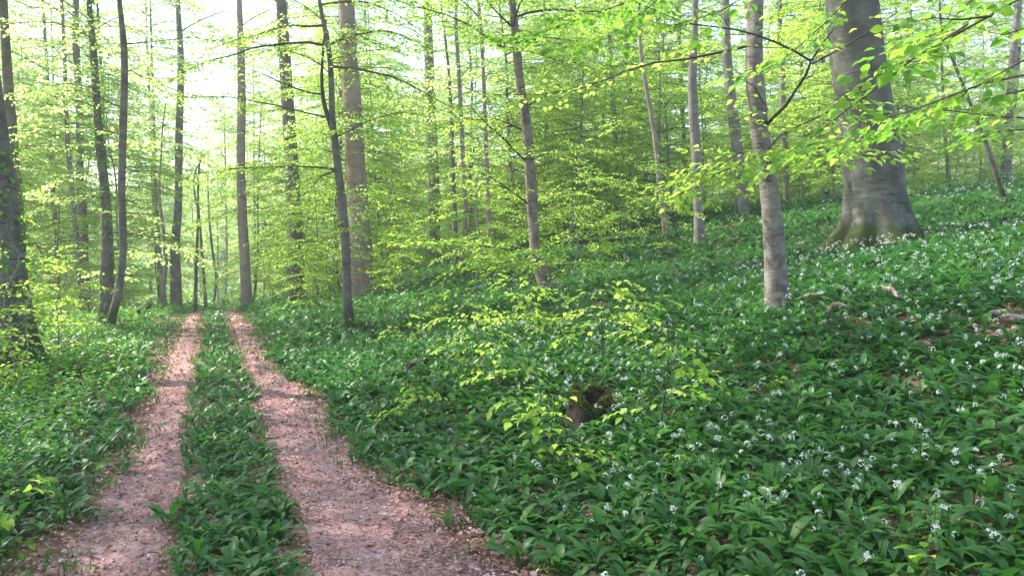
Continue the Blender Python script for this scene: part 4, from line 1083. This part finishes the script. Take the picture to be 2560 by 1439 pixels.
# ------------------------------------------------------------------ stumps, fallen wood
def stump(p, r, h, label, seed, mossy=True):
    rg_ = np.random.RandomState(seed)
    root = empty('tree_stump', p, label, 'stump')
    sides, rows = 40, 12
    th = np.arange(sides) * 2 * PI / sides
    rim = h * (.62 + .45 * vnoise(np.cos(th) * 2 + seed, np.sin(th) * 2, 1, seed)) * (1 - .45 * np.exp(-((th - 1.5 * PI) / .55) ** 2))
    V = []
    for k in range(rows):
        u = k / (rows - 1)
        q = r * (1.35 - .45 * u ** .6 + .16 * np.sin(th * 5 + seed) * (1 - u) + .14 * (vnoise(th * 3, np.full(sides, u * 3), 1, seed + 1) - .5))
        V.append(np.stack([q * np.cos(th), q * np.sin(th), -.06 + (rim + .06) * u], 1))
    for k in range(5):      # hollow inside
        u = (k + 1) / 5
        q = r * (.80 - .22 * u) * (1 + .2 * (vnoise(th * 3, np.full(sides, u * 2), 1, seed + 2) - .5))
        V.append(np.stack([q * np.cos(th), q * np.sin(th), rim * (1 - .85 * u)], 1))
    V = np.array(V); n_ = len(V)
    i_ = np.arange(n_ - 1)[:, None] * sides; j_ = np.arange(sides)[None]
    Q_ = np.stack([i_ + j_, i_ + (j_ + 1) % sides, i_ + sides + (j_ + 1) % sides, i_ + sides + j_], -1).reshape(-1, 4)
    build('wood', V.reshape(-1, 3), [Q_, np.arange(sides)[None] + (n_ - 1) * sides], M['rot'], root, smooth=True)
    if mossy:
        acc = Acc(); nm_ = 9000
        a_ = rg_.uniform(0, 2 * PI, nm_); u_ = rg_.uniform(.45, 1.0, nm_) ** .6
        q = r * (1.35 - .45 * u_ ** .6 + .16 * np.sin(a_ * 5 + seed) * (1 - u_)) + .004
        rim_ = np.interp(a_, np.r_[th, 2 * PI], np.r_[rim, rim[0]])
        inn = rg_.rand(nm_) < .35
        q = np.where(inn, r * rg_.uniform(.75, .95, nm_), q); u_ = np.where(inn, 1, u_)
        pz = rim_ * u_ + rg_.uniform(0, .014, nm_)
        keep = (rg_.rand(nm_) < .95 - .75 * np.exp(-((a_ - 1.5 * PI) / .6) ** 2))
        p_ = np.stack([q * np.cos(a_), q * np.sin(a_), pz], 1)[keep]
        m_ = len(p_); ln = rg_.uniform(.010, .022, m_)
        leaves(acc, p_, nrm(rg_.normal(0, 1, (m_, 3)) + UP * .7), nrm(rg_.normal(0, 1, (m_, 3))), ln, ln * .5, 'rhomb', rg_.rand(m_))
        acc.out('moss', M['moss'], root)
stump(STUMP, .17, .27, 'rotten dark hollow stump topped with green moss among the garlic', 5)
stump(STUMP2, .13, .17, 'small crumbling brown stump on the bank close to the right wheel track', 8, False)

def log(name, label, cat, ptsw, mat, seed, sides=9, forks=()):
    rg_ = np.random.RandomState(seed)
    P = np.array(ptsw); c = P[0, :3].copy()
    acc = Acc()
    for run in [P] + [np.array(f_) for f_ in forks]:
        Q3 = spline(run, 22)
        R_ = np.maximum(np.interp(np.linspace(0, 1, 22), np.linspace(0, 1, len(run)), run[:, 3]), .003) * (1 + .22 * rg_.normal(0, 1, 22).clip(-1.4, 1.4)); R_[-1] *= .4; R_[0] *= .5
        Q3[1:-1, :3] += rg_.normal(0, .22, (20, 3)) * R_[1:-1, None]
        V_, Qd = tubes((Q3[:, :3] - c)[None], R_[None], sides); acc.add(V_, [Qd])
    o_ = acc.out(name, M[mat], smooth=True); o_.location = tuple(c); tag(o_, label, cat)
def gp(px, py, up=0.0, r=.02, dd=None):
    p = foot(px, py) if dd is None else at(px, py, dd)
    return [p[0], p[1], float(ground(p[0], p[1])) + up, r]
dF = cast(1500, 625)
def ap(px, py, dd, r):
    p = at(px, py, dd); return [p[0], p[1], p[2], r]
log('fallen_branch', 'long dark fallen branch lying level at the back of the garlic carpet', 'branch',
    [ap(1408, 608, dF, .02), ap(1450, 602, dF, .045), ap(1510, 600, dF, .05), ap(1570, 596, dF, .055), ap(1640, 578, dF + .3, .05)], 'bark_dark', 1)
log('dead_branch', 'arched pale dead branch poking out of the garlic right of the near beech', 'branch',
    [gp(2062, 810, .08, .010), gp(2076, 812, .18, .015), gp(2100, 815, .20, .016), gp(2124, 815, .15, .008)], 'dead_wood', 2, forks=([gp(2076, 812, .17, .010), gp(2070, 815, .12, .007), gp(2060, 822, .06, .005)],))
log('dead_branch', 'pale broken wood at the foot of the pale near beech', 'branch',
    [gp(1990, 778, .12, .012), gp(2020, 775, .155, .018), gp(2045, 772, .15, .010)], 'dead_wood', 3)
log('dead_branch', 'greyish pink piece of dead wood in the garlic below the great beech', 'branch',
    [gp(2205, 762, .16, .014), gp(2225, 770, .17, .022), gp(2243, 778, .13, .012)], 'dead_wood', 4)
log('log_piece', 'short dark log lying in the scrub left of the path', 'log',
    [gp(346, 800, .20, .05), gp(358, 796, .24, .07), gp(374, 790, .28, .06)], 'bark_dark', 5)
def twigline(label, pp, dd, r, seed):
    log('bare_twig', label, 'twig', [[*at(a_, b_, dd)[:3], r * (1 - .6 * k_ / len(pp))] for k_, (a_, b_) in enumerate(pp)], 'bark_pink', seed, sides=5)
dT = cast(1865, 735)
twigline('bare reddish arching twig left of the foot of the pale near beech', [(1905, 742), (1865, 705), (1830, 665), (1800, 615)], dT, .008, 6)
stn = np.random.RandomState(3)
for k, (px, py, r, lb) in enumerate(((2500, 800, .06, 'flat pale stone at the left of the bare patch by the right edge'), (2532, 812, .07, 'largest pale stone in the bare patch by the right edge'), (2548, 838, .045, 'small pale stone at the bottom of the bare patch by the right edge'))):
    p = foot(px, py)
    a1 = np.linspace(0, PI, 9)[:, None]; a2 = np.arange(14)[None] * 2 * PI / 14
    rr = r * (1 + .3 * (vnoise(a1 * 2 + k * 7, a2 * 1.2, 1, k) - .5))
    V = np.stack([rr * np.sin(a1) * np.cos(a2) * 1.4, rr * np.sin(a1) * np.sin(a2), rr * np.cos(a1) * .5 + 0 * a2], -1).reshape(-1, 3)
    i = np.arange(8)[:, None] * 14; j = np.arange(14)[None]
    Q = np.stack([i + j, i + 14 + j, i + 14 + (j + 1) % 14, i + (j + 1) % 14], -1).reshape(-1, 4)
    o = build('stone', V, [Q], M['dead_wood'], smooth=True); o.location = (p[0], p[1], p[2] + .05); tag(o, lb, 'stone')
# proto trees never used are removed
for k, (root, used) in protos.items():
    if not used:
        for c_ in list(root.children): bpy.data.objects.remove(c_)
        bpy.data.objects.remove(root)

# ------------------------------------------------------------------ the air: pale haze between the trees
V = np.array([(x_, y_, z_) for z_ in (-14.0, 36.0) for y_ in (-60.0, 440.0) for x_ in (-340.0, 340.0)])
Q = np.array([(0, 1, 3, 2), (4, 6, 7, 5), (0, 4, 5, 1), (2, 3, 7, 6), (0, 2, 6, 4), (1, 5, 7, 3)])
m, t, p, out = new_mat('haze')
t.nodes.remove(p)
pv = N(t, 'ShaderNodeVolumePrincipled'); pv.inputs['Density'].default_value = .0019; pv.inputs['Color'].default_value = (.93, .96, 1, 1); pv.inputs['Anisotropy'].default_value = .3
t.links.new(pv.outputs[0], out.inputs['Volume'])
o = build('haze', V, [Q[:, ::-1]], m); o['kind'] = 'stuff'; tag(o, 'thin pale haze between the far trees', 'haze', kind='stuff')
